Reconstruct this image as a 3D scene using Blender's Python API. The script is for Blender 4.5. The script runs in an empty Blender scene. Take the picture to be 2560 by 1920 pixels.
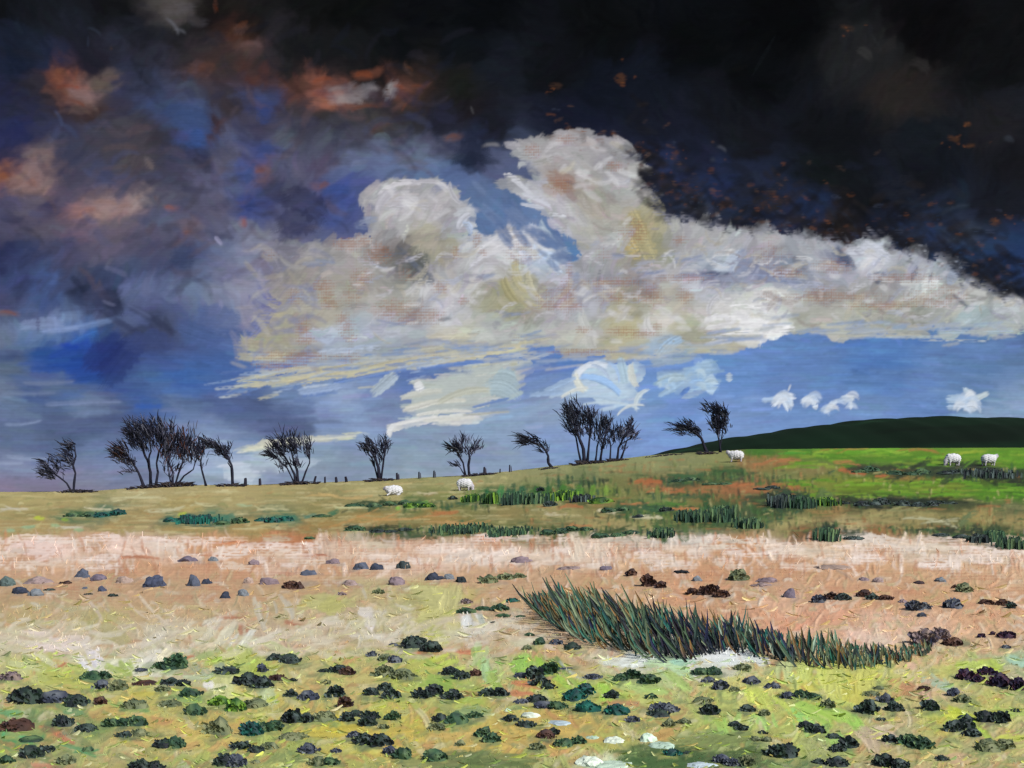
import bpy, bmesh, math, random, time
import numpy as np
from mathutils import Vector, Matrix

R = math.radians
random.seed(11)
scene = bpy.context.scene
COL = scene.collection

# ---------------------------------------------------------------- camera, light, exposure
CAM_Z = 3.2
EXPO = 0.6
LIT = 1.34                                   # what sun and sky make of a level white surface at this exposure
cam_d = bpy.data.cameras.new('camera'); cam = bpy.data.objects.new('camera', cam_d); COL.objects.link(cam)
cam.location = (0, 0, CAM_Z); cam.rotation_euler = (R(90), 0, 0)
cam_d.sensor_width = 36; cam_d.lens = 36 * 2372.0 / 2212.0
cam_d.shift_y = (1069.0 - 829.5) / 2212.0
cam_d.clip_end = 20000; cam_d.clip_start = 0.1
scene.camera = cam
SUN_EL, SUN_AZ = 40, 140                     # degrees; azimuth clockwise from the view direction (+Y)
w = bpy.data.worlds.new('World'); scene.world = w; w.use_nodes = True
nt = w.node_tree; nt.nodes.clear()
wo = nt.nodes.new('ShaderNodeOutputWorld'); bg = nt.nodes.new('ShaderNodeBackground'); st = nt.nodes.new('ShaderNodeTexSky')
st.sky_type = 'NISHITA'; st.sun_disc = False; st.sun_elevation = R(SUN_EL); st.sun_rotation = R(SUN_AZ)
bg.inputs['Strength'].default_value = 0.10
nt.links.new(st.outputs[0], bg.inputs[0]); nt.links.new(bg.outputs[0], wo.inputs[0])
sd = bpy.data.lights.new('sun', 'SUN'); sd.energy = 4.0; sd.angle = R(0.5); sd.color = (1.0, 0.96, 0.91)
so = bpy.data.objects.new('sun', sd); COL.objects.link(so)
sv = Vector((math.sin(R(SUN_AZ)) * math.cos(R(SUN_EL)), math.cos(R(SUN_AZ)) * math.cos(R(SUN_EL)), math.sin(R(SUN_EL))))
so.rotation_euler = sv.to_track_quat('Z', 'Y').to_euler(); so.location = (0, 0, 50)
scene.view_settings.view_transform = 'Standard'; scene.view_settings.look = 'None'
scene.view_settings.exposure = EXPO; scene.view_settings.gamma = 1; scene.view_settings.use_curve_mapping = False
scene.cycles.max_bounces = 4
# ---------------------------------------------------------------- colour studies (numpy only)
# All study coordinates are "d" units: a 2212 x 1659 frame, focal length FD, horizon row VH.
FD, VH, UC = 2372.0, 1069.0, 1106.0        # focal length, horizon row, centre column
K = 0.5                                   # study samples per d unit
rng = np.random.default_rng(7)

def lin(c):
    c = np.asarray(c, float) / 255.0
    return np.where(c <= 0.04045, c / 12.92, ((c + 0.055) / 1.055) ** 2.4)

def vnoise(h, w, cell_y, cell_x, seed):
    r = np.random.default_rng(seed)
    gy, gx = int(h / cell_y) + 4, int(w / cell_x) + 4
    g = r.standard_normal((gy, gx))
    y = np.arange(h) / cell_y + 1; x = np.arange(w) / cell_x + 1
    yi = y.astype(int); xi = x.astype(int)
    fy = y - yi; fx = x - xi
    fy = (fy * fy * (3 - 2 * fy))[:, None]; fx = (fx * fx * (3 - 2 * fx))[None, :]
    a = g[yi][:, xi]; b = g[yi][:, xi + 1]; c = g[yi + 1][:, xi]; d = g[yi + 1][:, xi + 1]
    return (a * (1 - fx) + b * fx) * (1 - fy) + (c * (1 - fx) + d * fx) * fy

N1 = np.convolve(np.random.default_rng(3).standard_normal(4096), [.25, .5, .25], 'same') * 1.4

class Study:
    def __init__(self, u0, v0, u1, v1, ax):
        self.u0, self.v0, self.u1, self.v1, self.ax = u0, v0, u1, v1, ax
        self.w, self.h = int((u1 - u0) * K), int((v1 - v0) * K)
        self.C = np.zeros((self.h, self.w, 3)); self.H = np.zeros((self.h, self.w))
        # weave of the cloth: rows of raised threads, broken up along the row
        yy = np.arange(self.h)[:, None]; xx = np.arange(self.w)[None, :]
        wob = vnoise(self.h, self.w, 60, 140, 5) * 1.2
        self.weave = 0.5 + 0.5 * np.sin((yy + wob) * 2 * math.pi / 3.1)
        self.weave = self.weave * 0.6 + 0.25 * vnoise(self.h, self.w, 1.4, 3.4, 6) + 0.2
        self.mesh = .5 + .30 * np.sin((yy + wob) * 2 * math.pi / 3.1) + .22 * np.sin((xx + wob.T.mean()) * 2 * math.pi / 2.7) + .16 * vnoise(self.h, self.w, 1.5, 1.8, 8)
    def field(self, pts, base=None, soft=10, p=2.6):
        q = 4
        P = np.array([(a[0], a[1]) for a in pts], float); Cc = np.array([a[2:5] for a in pts], float)
        Cc = lin(Cc)
        r = np.array([a[5] if len(a) > 5 else 1.0 for a in pts])
        us = self.u0 + np.arange(0, self.w + q, q) / K; vs = self.v0 + np.arange(0, self.h + q, q) / K
        U, V = np.meshgrid(us, vs)
        num = np.zeros(U.shape + (3,)); den = np.zeros(U.shape)
        for i in range(len(P)):
            d2 = ((U - P[i, 0]) * self.ax) ** 2 + (V - P[i, 1]) ** 2 + soft ** 2
            w = r[i] * (d2 / 900.0) ** (-p)
            num += w[..., None] * Cc[i]; den += w
        F = num / den[..., None]
        yi = np.arange(self.h) / q; xi = np.arange(self.w) / q
        y0 = np.minimum(yi.astype(int), F.shape[0] - 2); x0 = np.minimum(xi.astype(int), F.shape[1] - 2)
        fy = (yi - y0)[:, None, None]; fx = (xi - x0)[None, :, None]
        return ((F[y0][:, x0] * (1 - fx) + F[y0][:, x0 + 1] * fx) * (1 - fy)
                + (F[y0 + 1][:, x0] * (1 - fx) + F[y0 + 1][:, x0 + 1] * fx) * fy)
    def poly(self, pts, rough=6, seed=1):
        P = np.array(pts, float)
        wy = vnoise(self.h, self.w, 12, 14, seed) * rough + vnoise(self.h, self.w, 4, 4, seed + 1) * rough * .5
        wx = vnoise(self.h, self.w, 12, 14, seed + 2) * rough + vnoise(self.h, self.w, 4, 4, seed + 3) * rough * .5
        U = self.u0 + np.arange(self.w)[None, :] / K + wx; V = self.v0 + np.arange(self.h)[:, None] / K + wy
        ins = np.zeros(U.shape, bool)
        for i in range(len(P)):
            x1, y1 = P[i]; x2, y2 = P[(i + 1) % len(P)]
            if y1 == y2: continue
            c = ((y1 > V) != (y2 > V)) & (U < (x2 - x1) * (V - y1) / (y2 - y1) + x1)
            ins ^= c
        return ins
    def dab(self, u, v, L, W, ang, col, op=.9, curve=0., bris=.1, dry=-1., soft=.8, hgt=1.):
        """one brush mark; u, v, L, W in d units, ang in degrees, col linear rgb"""
        x = (u - self.u0) * K; y = (v - self.v0) * K; L = L * K; W = max(W * K, 1.2)
        R = int(math.hypot(L, W) / 2 + abs(curve) * L / 2 + 2)
        x0, x1, y0, y1 = max(0, int(x) - R), min(self.w, int(x) + R + 1), max(0, int(y) - R), min(self.h, int(y) + R + 1)
        if x1 <= x0 or y1 <= y0: return
        X = np.arange(x0, x1)[None, :] - x; Y = np.arange(y0, y1)[:, None] - y
        a = math.radians(ang); ca, sa = math.cos(a), math.sin(a)
        s = X * ca + Y * sa; t = -X * sa + Y * ca
        hl = L / 2
        t = t - curve * (s * s / max(hl, 1) - hl * .33)
        sn = s / hl
        k0 = int(rng.integers(0, 3000))
        jag = N1[(k0 + (np.abs(t) * 2).astype(int) * 7 + (t > 0)) % 4096] * W * .13
        wid = W / 2 * (1 - .3 * sn * sn) * (1 + .12 * N1[(k0 + 50 + (s * .7).astype(int)) % 4096])
        m = np.clip((wid - np.abs(t)) / soft + .5, 0, 1) * np.clip((hl + W * .15 + jag - np.abs(s)) / (soft + W * .2) + .3, 0, 1)
        b = N1[(k0 + np.round(t * 1.6 + 200 + s * .04).astype(int)) % 4096]
        al = op * m
        if dry > -1: al = al * np.clip((self.weave[y0:y1, x0:x1] - dry) * 4 + .5, 0, 1)
        al3 = al[..., None]
        self.C[y0:y1, x0:x1] = self.C[y0:y1, x0:x1] * (1 - al3) + np.clip(col * (1 + bris * b[..., None]), 0, 1) * al3
        edge = np.exp(-((wid - np.abs(t)) / (.25 * W + .6)) ** 2)
        self.H[y0:y1, x0:x1] = self.H[y0:y1, x0:x1] * (1 - al) + (hgt * (.5 * b + .8 * edge)) * al
    def sample(self, u, v, arr=None):
        arr = self.C if arr is None else arr
        x = np.clip((np.asarray(u) - self.u0) * K, 0, self.w - 1.001); y = np.clip((np.asarray(v) - self.v0) * K, 0, self.h - 1.001)
        xi = x.astype(int); yi = y.astype(int); fx = x - xi; fy = y - yi
        if arr.ndim == 3: fx = fx[..., None]; fy = fy[..., None]
        return (arr[yi, xi] * (1 - fx) + arr[yi, xi + 1] * fx) * (1 - fy) + (arr[yi + 1, xi] * (1 - fx) + arr[yi + 1, xi + 1] * fx) * fy

# ---- the sky: open sky and storm (u, v, r, g, b)
SKY = """0,0,18,20,24;100,30,24,27,34;250,20,20,21,24;375,12,78,72,70,.6;470,20,25,22,22;550,40,28,24,24;60,80,24,32,48;150,60,28,32,42;300,60,28,30,38;400,80,30,30,34;
520,60,74,44,34,.4;542,96,98,68,62,.3;30,130,24,34,56;120,120,32,40,66;200,130,32,30,44;280,150,42,46,68;330,120,44,44,58;420,110,50,44,48;430,145,84,54,46,.7;500,130,58,46,46;20,200,34,38,68;
90,190,44,42,54;145,183,126,68,48,.5;185,205,140,104,100,.5;230,190,95,80,72,.4;260,200,50,54,84;330,170,50,58,88;400,180,64,70,96;60,240,40,42,66;130,240,50,44,54;200,235,64,46,44;280,250,54,52,72;
350,230,54,70,110;420,240,62,84,128;480,230,58,50,56;530,240,66,62,84;30,290,34,42,86;120,280,50,54,84;200,270,66,64,82;280,280,70,64,76;340,290,56,52,64;410,270,58,78,126;420,312,40,84,164,.4;460,285,66,46,46;
500,300,78,84,118;20,340,46,46,82;80,345,120,96,98,.5;150,330,58,60,86;230,320,66,62,76;300,340,78,70,76;370,330,56,58,84;440,340,50,52,74;500,350,86,84,108;540,370,62,82,146;10,370,150,88,58,.4;75,370,146,114,112,.6;75,402,156,116,108,.5;
140,380,68,66,90;220,370,64,68,100;300,390,66,64,86;380,390,72,72,98;450,385,90,90,122;510,400,80,92,134;570,30,26,26,28;600,60,40,38,44;650,30,18,19,20;750,30,13,15,16;900,30,12,14,17;1050,30,10,12,15;
580,120,48,44,50;620,100,24,26,28;680,110,22,25,28;760,110,22,25,28;850,100,14,17,20;1000,100,15,18,22;560,160,80,48,42;620,150,40,36,38;700,145,36,36,42;830,130,22,24,26;630,180,92,56,46;690,165,146,76,52,.5;
700,202,156,90,70,.5;870,200,110,66,52,.3;900,190,60,44,40,.5;940,180,30,28,28;1000,190,26,28,26;1080,150,24,28,36;570,200,52,56,84;570,225,48,66,124;620,225,62,54,62;700,240,54,50,52;780,245,60,60,62;840,230,50,46,54;
900,240,44,42,46;1000,230,28,26,30;565,270,66,62,88;600,290,82,88,108;650,280,62,60,78;740,270,58,58,68;820,265,70,60,60;860,280,60,62,72;950,260,34,36,50;1050,260,26,28,36;570,325,56,76,146,.5;562,365,112,76,72,.4;600,345,80,84,112;
680,320,80,84,110;760,310,72,72,90;830,320,90,100,128;900,330,96,106,132;950,310,72,76,98;1020,305,30,36,56;1020,350,34,42,62;1070,345,84,92,122;1000,385,88,106,146;600,390,54,56,84;650,375,84,84,116;700,360,84,74,100;
760,365,96,108,146;850,370,94,112,154;930,370,92,112,152;735,408,48,78,164,.5;770,400,70,84,140;10,430,74,72,104;70,430,100,90,110;95,440,50,52,90,.5;160,430,84,78,104;220,438,158,128,124,.5;195,455,174,126,118,.5;
170,458,160,110,105,.4;270,445,164,126,126,.5;298,425,168,142,138,.3;250,418,72,72,100,.5;360,430,88,84,106;420,430,80,78,104;480,430,94,90,116;540,440,46,66,136,.6;20,490,72,70,100;100,490,92,84,104;190,482,110,92,112;280,490,100,88,106;
350,480,84,88,122;420,500,104,88,102;480,490,90,92,124;10,540,44,50,88;60,540,50,60,98;120,540,72,72,102;200,530,92,86,112;280,520,86,82,110;350,520,82,80,108;430,530,78,88,124;480,520,112,122,154;540,510,128,128,152;40,600,62,72,112;
110,600,72,88,134;170,590,62,68,98;230,580,62,72,104;290,560,72,82,114;350,570,74,80,114;390,560,58,68,100;440,570,98,108,142;500,560,122,122,152;545,560,130,126,152;20,650,74,76,112;100,650,70,86,130;170,615,44,50,74;200,640,62,68,98;
240,655,44,50,74;290,640,98,108,144;340,630,100,110,146;400,620,112,122,154;460,640,126,130,156;530,640,144,144,166;60,672,80,92,130;100,700,130,146,186;160,706,124,142,182;80,692,74,76,112,.4;30,720,104,116,148;210,690,90,98,134;240,690,60,66,94;
280,690,88,98,136;330,690,62,68,98;370,680,84,92,128;420,680,82,98,142;480,680,124,130,160;540,680,140,140,164;60,730,98,122,160;130,730,90,116,162;200,712,66,112,170;180,740,44,80,150;152,748,40,72,156;230,740,44,62,116;300,730,62,70,104;
360,720,66,72,104;420,730,76,96,146;500,720,84,104,156;545,730,100,116,160;30,770,64,82,124;100,780,46,80,150;150,790,38,70,150;200,780,42,56,122;260,780,48,62,112;330,780,64,82,136;400,780,68,92,148;480,780,70,98,158;530,780,84,110,164;
30,800,88,104,132;100,815,70,92,142;180,815,46,78,148;250,820,54,76,136;320,810,72,98,150;400,815,64,98,164;480,815,74,104,166;600,780,84,110,168;105,827,100,116,150;21,849,104,118,148;70,849,72,92,140;141,849,78,102,150;176,880,106,122,158;
317,877,66,96,156;246,905,80,92,128;141,912,84,98,134;35,898,96,112,146;35,940,92,108,144;176,940,80,94,132;106,968,88,104,142;35,1003,124,134,168;21,1046,128,122,148;88,1053,124,120,146;211,972,108,126,166;211,1017,118,128,160;194,1049,124,124,150;
387,885,96,114,156;387,926,110,128,170;440,968,132,150,186;458,1010,158,176,204;521,1015,176,190,208;458,1042,132,144,172;493,873,82,98,142;563,884,78,94,134;634,915,84,98,134;563,912,96,110,150;528,954,130,148,188;563,1003,168,182,200;
598,1038,128,142,172;704,940,132,150,184;704,1003,138,154,178;739,1024,130,144,172;704,890,124,142,184;634,856,110,132,176;739,848,142,162,200;700,830,120,140,180;865,813,96,120,176;790,859,120,140,184;830,884,118,134,174;795,919,130,148,186;
901,947,132,150,180;901,989,140,156,178;1077,940,140,160,192;1077,982,136,154,184;1182,827,116,138,186;1182,796,96,124,184;1200,940,130,152,196;1182,891,138,158,192;1394,901,124,152,204;1394,954,122,150,204;1464,894,112,142,200;
1464,813,110,144,202;1218,775,90,126,190;1300,985,120,146,192;1900,760,84,122,184;2100,750,96,126,176;1750,770,98,130,186;1900,820,92,126,182;2100,830,98,128,174;1700,830,100,130,186;1650,900,116,144,198;1900,880,112,140,192;
2150,890,134,156,190;2000,860,104,134,188;1600,800,104,138,198;1550,930,118,146,198;1050,420,90,110,148;1050,470,94,120,160;1180,500,100,124,164;1210,560,92,128,172;
1300,200,18,22,32;1500,100,10,12,14;1700,60,9,10,12;2000,60,12,12,14;2200,40,16,17,19;1300,60,12,14,16;1200,150,16,18,22;1250,250,22,26,40;1400,250,24,27,38;1400,200,20,24,34;1500,330,28,32,48;1600,300,22,24,30;1800,300,18,20,24;
1950,205,38,35,34,.6;1870,115,32,33,35,.6;2000,300,22,26,32;2150,280,30,30,34;2200,220,28,30,36;1430,370,40,48,78;1550,400,34,44,72;1650,400,32,38,56;1450,430,40,50,76;1500,460,54,60,74;1650,460,34,42,64;1750,440,30,42,68;1850,440,20,22,26;
1950,430,24,28,38;2050,450,32,40,56;2150,430,26,28,36;1700,480,40,44,66;1800,490,50,40,36,.6;1900,490,24,32,50;2000,500,36,48,74;1950,530,46,58,84;2080,510,48,56,72;2100,560,40,60,94;2180,560,36,54,90;2200,610,44,58,86;1780,380,20,24,26;2150,150,16,17,19;
1600,180,11,13,15;2180,340,24,25,30;2000,390,20,22,28;1300,290,30,34,52;1560,200,20,22,28"""
CLOUD = """850,430,180,176,184;900,410,170,166,174;950,440,176,172,178;830,490,176,172,178;1000,490,182,186,198;920,520,174,168,152;960,540,170,164,146;770,560,162,156,158;700,560,152,148,152;650,600,154,146,146;600,560,132,130,152;
895,572,104,106,108,.6;868,550,120,116,116,.4;760,620,172,166,160;850,650,178,174,170;950,620,184,180,188;1000,560,194,192,198;1100,520,198,198,208;1150,520,190,202,222;1172,560,180,194,218;1050,570,190,186,194;1120,610,172,166,136;1100,640,166,160,128;
1200,620,190,188,204;700,680,168,162,150;620,700,162,156,142;600,740,174,168,146;760,720,172,182,200;700,740,162,174,200;850,700,176,180,194;950,680,184,184,194;980,740,182,176,158;860,760,162,172,188;1080,720,174,178,176;1250,340,170,166,170;
1320,340,164,160,168;1210,400,156,128,116,.5;1280,420,164,156,146;1340,400,174,172,176;1140,405,192,192,202;1200,450,180,178,186;1300,480,174,170,164;1390,490,166,158,122;1370,530,176,164,120;1400,540,158,154,126;1290,560,180,178,188;1330,520,180,178,184;
1480,510,170,168,174;1560,520,174,172,178;1650,540,174,172,180;1750,540,180,182,194;1650,590,126,132,164;1600,570,130,140,172;1555,568,176,184,202;1540,592,108,110,140,.6;1700,580,130,140,168;1400,600,176,174,190;1300,620,160,160,174;1500,610,184,184,198;
1350,650,170,164,144;1450,640,170,164,154;1260,660,180,180,194;1270,720,182,182,178;1350,700,184,176,140;1480,720,180,176,156;1420,700,190,188,180;1600,680,214,214,216;1660,700,222,222,224;1550,700,198,196,190;1650,640,200,198,198;1440,750,156,178,204;
1320,752,180,174,146;1550,740,182,176,152;1850,545,184,188,200;1900,560,192,196,208;1820,560,86,98,132,.5;1960,590,160,160,174;2040,580,152,160,176;1800,590,164,164,182;1900,620,162,160,164;1800,630,158,156,156;2010,620,192,196,198;2100,630,176,176,176;
2190,670,178,180,188;1850,680,166,168,160;1960,680,166,168,160;2100,690,162,180,186;2190,690,168,180,176;1750,690,168,168,160;2050,660,172,174,170"""
MAIN = [(540,545),(600,520),(640,524),(740,520),(800,505),(782,440),(795,400),(850,385),(930,388),(985,400),(1000,440),(1020,455),(1025,490),(1000,512),(1040,500),(1100,490),(1170,492),(1200,520),(1203,550),(1222,572),(1240,560),(1250,540),(1242,508),
 (1210,492),(1170,458),(1120,432),(1088,385),(1100,375),(1140,392),(1180,400),(1120,345),(1100,312),(1160,302),(1220,290),(1250,285),(1270,300),(1310,305),(1370,320),(1385,345),(1380,370),(1400,430),(1425,470),(1440,480),(1520,478),(1600,495),(1660,495),(1700,505),
 (1740,505),(1780,520),(1840,525),(1890,508),(1930,540),(1970,562),(2010,572),(2060,548),(2072,590),(2150,620),(2212,650),(2300,700),(2600,720),(2600,730),(2300,712),(2212,707),(2100,712),(1950,720),(1800,724),(1720,714),(1600,745),(1480,770),(1350,776),(1240,765),(1180,742),(1130,755),(1000,768),
 (880,795),(800,800),(700,812),(640,790),(560,768),(520,745),(560,718),(600,665),(570,610),(600,575)]
PUFFS = [([(480,845),(560,815),(700,790),(840,775),(1000,762),(1130,740),(1170,752),(1060,772),(880,800),(760,818),(600,838)],(192,188,164),4),
 ([(890,825),(930,810),(1000,800),(1060,790),(1140,775),(1150,800),(1120,850),(1060,875),(1000,885),(960,900),(900,905),(870,885),(885,860)],(180,188,186),6),
 ([(835,925),(860,910),(930,898),(1010,893),(1090,888),(1040,908),(930,920),(880,925),(845,942)],(208,210,208),4),
 ([(1185,850),(1230,820),(1250,790),(1300,782),(1340,795),(1370,775),(1387,800),(1375,840),(1392,870),(1370,887),(1310,880),(1250,855)],(182,202,220),5),
 ([(1420,805),(1490,792),(1500,820),(1490,855),(1430,850)],(158,184,208),5),
 ([(1498,778),(1540,770),(1552,800),(1545,850),(1510,850),(1492,830)],(152,182,214),5),
 ([(500,972),(560,952),(640,946),(780,936),(800,942),(640,963),(530,978)],(200,200,184),3),
 ([(600,1000),(660,985),(700,990),(660,1015),(600,1020)],(168,182,200),4),
 ([(480,1010),(520,1000),(560,1020),(540,1040),(490,1035)],(186,198,212),3)]

def parse(s):
    return [tuple(float(q) for q in p.split(',')) for p in s.replace('\n', '').split(';') if p.strip()]

def paint_sky():
    S = Study(-320, -240, 2532, 1110, .8)
    A = S.field(parse(SKY), soft=14)
    g = A.mean(axis=2, keepdims=True)
    U = S.u0 + np.arange(S.w)[None, :, None] / K; V = S.v0 + np.arange(S.h)[:, None, None] / K
    k = .20 * np.clip((600 - V) / 100, 0, 1) * np.clip((1000 - U) / 200, 0, 1) 
    A = A * (1 - k) + g * np.array([1.10, .96, 1.0]) * k
    A = A * (1 + np.clip((760 - V) / 60, 0, 1) * np.clip((1000 - U) / 200, 0, 1) * (np.array([.90, .95, .95]) - 1))
    lo = np.clip((V - 690) / 60, 0, 1)
    A = A * (1 + lo * (np.array([1.02, 1.03, .98]) - 1)); B = S.field(parse(CLOUD), soft=12)
    m = S.poly(MAIN, 7, 11)
    bm = vnoise(S.h, S.w, 9, 16, 91) * .10 + vnoise(S.h, S.w, 24, 34, 92) * .12
    B = B * .8 + B.mean(axis=2, keepdims=True) * .2
    B = B * np.array([.93, .95, .93]) * (1 + bm[..., None])
    T = np.where(m[..., None], B, A)
    lab = m.astype(int)
    for i, (pts, c, r) in enumerate(PUFFS):
        mm = S.poly(pts, r, 30 + 5 * i); T[mm] = lin(c); lab[mm] = 2
    # warp the study a little so that no colour boundary is a straight blend
    wx = (vnoise(S.h, S.w, 26, 26, 21) * 5 + vnoise(S.h, S.w, 9, 9, 22) * 2.5)
    wy = (vnoise(S.h, S.w, 26, 26, 23) * 5 + vnoise(S.h, S.w, 9, 9, 24) * 2.5)
    yy, xx = np.mgrid[0:S.h, 0:S.w]
    yi = np.clip(yy + wy * (lab == 0), 0, S.h - 1).astype(int); xi = np.clip(xx + wx * (lab == 0), 0, S.w - 1).astype(int)
    T = np.where((lab == 0)[..., None] & (lab[yi, xi] == 0)[..., None], T[yi, xi], T)
    S.C[:] = T
    ang = vnoise(S.h, S.w, 60, 80, 41)
    def layer(n, L, W, op, jit, bris, soft, labs=(0, 1, 2), dry=-1, hg=1.):
        us = rng.uniform(S.u0, S.u1, n); vs = rng.uniform(S.v0, S.v1, n)
        for u, v in zip(us, vs):
            x = min(int((u - S.u0) * K), S.w - 1); y = min(int((v - S.v0) * K), S.h - 1)
            lb = lab[y, x]
            if lb not in labs: continue
            low = v > 740
            a = ang[y, x] * (5 if low else 55) + (0 if low else rng.uniform(-30, 30))
            if lb: a = ang[y, x] * 60 - 15 + rng.uniform(-25, 25) if v < 700 else ang[y, x] * 6 - 6
            sc = rng.uniform(.6, 1.4) * (.75 if lb == 2 else 1)
            c = T[y, x] * (1 + jit * rng.standard_normal()) * (1 + jit * .4 * rng.standard_normal(3))
            S.dab(u, v, L * sc * (1.5 if low else 1), W * sc * (.7 if low else 1), a, np.clip(c, 0, 1), op, rng.uniform(-.5, .5) * (0.1 if low else 1), bris, dry, soft, hg)
    layer(2600, 70, 34, .35, .10, .04, 7, (0,))
    layer(5200, 42, 17, .42, .15, .04, 3.4, (0,))
    layer(9000, 30, 9, .34, .18, .06, 2.0, (0,))
    layer(5200, 44, 24, .8, .05, .05, 1.6, (1,))
    layer(9000, 26, 13, .7, .07, .045, 1.3, (1, 2))
    layer(4200, 34, 9, .7, .12, .10, .8, (1, 2), .35)
    D = lambda *a, **k: S.dab(a[0], a[1], a[2], a[3], a[4], lin(a[5]), **k)
    OR, PK, W0 = (176, 92, 54), (196, 140, 120), (214, 214, 220)
    # orange and pink flecks of colour in the storm
    for u, v, L, W, a, c in [(160,183,60,12,10,(150,76,52)),(185,204,70,18,8,(152,116,112)),(170,222,60,10,18,(124,62,38)),(235,192,60,8,-14,(116,98,88)),(168,190,16,5,8,(170,70,34)),
      (690,172,70,14,10,(160,84,56)),(700,200,80,18,-6,(168,94,72)),(795,160,60,18,-12,(160,82,48)),(760,205,90,26,-16,(188,180,180)),(735,190,60,14,-8,(150,140,142)),(845,195,34,26,-60,(186,182,184)),(805,188,30,8,20,(160,150,152)),
      (868,188,40,12,30,(150,80,54)),(905,185,50,8,-4,(120,66,44)),(790,228,90,8,-4,(134,78,56)),(870,225,50,8,-30,(120,72,56)),(800,205,20,22,70,(80,64,72)),(880,150,30,6,60,(120,76,52)),(820,275,50,8,-28,(110,70,52)),(600,180,50,10,14,(100,60,46)),
      (8,372,34,28,0,(160,92,58)),(74,380,26,60,10,(158,122,120)),(60,395,30,26,30,(170,122,110)),(75,350,20,20,0,(140,112,112)),(220,440,80,14,6,(178,142,134)),(185,455,60,18,8,(186,132,122)),(275,442,60,12,-24,(176,140,134)),(298,425,20,10,-60,(184,156,146)),
      (370,449,30,10,6,(194,112,80)),(525,480,14,22,0,(186,100,72)),(340,430,20,6,80,(120,90,92)),(565,365,34,14,0,(150,92,76)),(690,402,34,16,-10,(142,90,80)),(10,677,60,8,0,(170,106,70)),(475,270,40,7,-50,(86,54,52)),(455,300,20,18,0,(76,52,52)),
      (430,150,30,34,20,(98,62,52)),(520,62,14,36,60,(104,62,44)),(545,95,40,8,4,(116,82,76)),(465,10,6,30,0,(96,44,20)),(978,298,40,12,-10,(130,82,62)),(385,18,60,22,-10,(96,88,86)),(425,45,40,18,20,(70,64,64)),(322,352,12,30,-30,(136,120,118)),(405,500,24,12,0,(130,90,86)),
      (240,104,4,4,0,(96,60,34))]:
        D(u, v, L * 1.1, W * 1.1, a, tuple(np.array(c) * .66 + np.array([26, 28, 34])), op=.40, bris=.08, soft=5.0, curve=rng.uniform(-.25, .25), dry=-.1)
        D(u + rng.uniform(-.3, .3) * L, v + rng.uniform(-.4, .4) * W, L * .6, W * .7, a + rng.uniform(-30, 30), tuple(np.array(c) * .8), op=.45, bris=.1, soft=2.5, curve=.2)
    for k in range(260):
        u = rng.uniform(0, 1000); v = rng.uniform(60, 640)
        y, x = int((v - S.v0) * K), int((u - S.u0) * K)
        if m[y, x]: continue
        D(u, v, rng.uniform(30, 80), rng.uniform(8, 20), rng.uniform(-60, 60), [(46,48,72),(58,54,66),(66,72,102),(84,74,86),(40,44,70),(74,82,118),(96,78,80),(36,36,48)][rng.integers(8)] if v > 200 else [(26,30,42),(34,34,44),(22,22,26),(44,42,52)][rng.integers(4)], op=.28, bris=.06, soft=3.5, curve=rng.uniform(-.4, .4))
    # orange in the right-hand storm edge
    for u, v, L, W in [(1485,410,22,14),(1500,432,14,12),(1430,388,14,30),(1462,425,10,16),(1570,440,26,14),(1585,448,14,10),(1675,430,34,18),(1650,440,14,12),(1455,340,14,10),(1460,330,12,10),(1378,318,12,26),(1390,325,24,8),(1240,282,40,6),
      (1190,296,24,8),(1260,298,12,24),(1325,288,12,10),(2095,315,20,8),(2060,300,26,10),(2090,268,14,10),(1800,500,40,14),(1835,525,24,8),(1820,540,14,10),(2090,545,22,12),(2120,530,14,8),(2150,480,20,16),(1690,488,26,8),(1610,492,40,6),(1640,478,26,8),(1340,170,20,20),
      (1200,185,24,14),(1830,60,30,10),(1450,415,8,8),(2180,470,14,8),(1385,362,8,30),(1700,430,12,20),(2030,570,16,8),(1930,544,26,10)]:
        D(u, v, L, W, rng.uniform(-20, 20), (104, 68, 42) if rng.random() < .6 else (76, 54, 42), op=.36, bris=.15, soft=2.6, dry=.1)
        D(u + rng.normal(0, L * .4), v + rng.normal(0, W * .4), L * .5, W * .5, rng.uniform(-60, 60), (118, 72, 42), op=.38, bris=.15, soft=1.5, dry=.45)
        for q in range(2): D(u + rng.normal(0, L), v + rng.normal(0, W), L * .3, W * .3, rng.uniform(-60, 60), (120, 74, 44), op=.4, bris=.15, soft=1.2, dry=.4)
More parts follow.
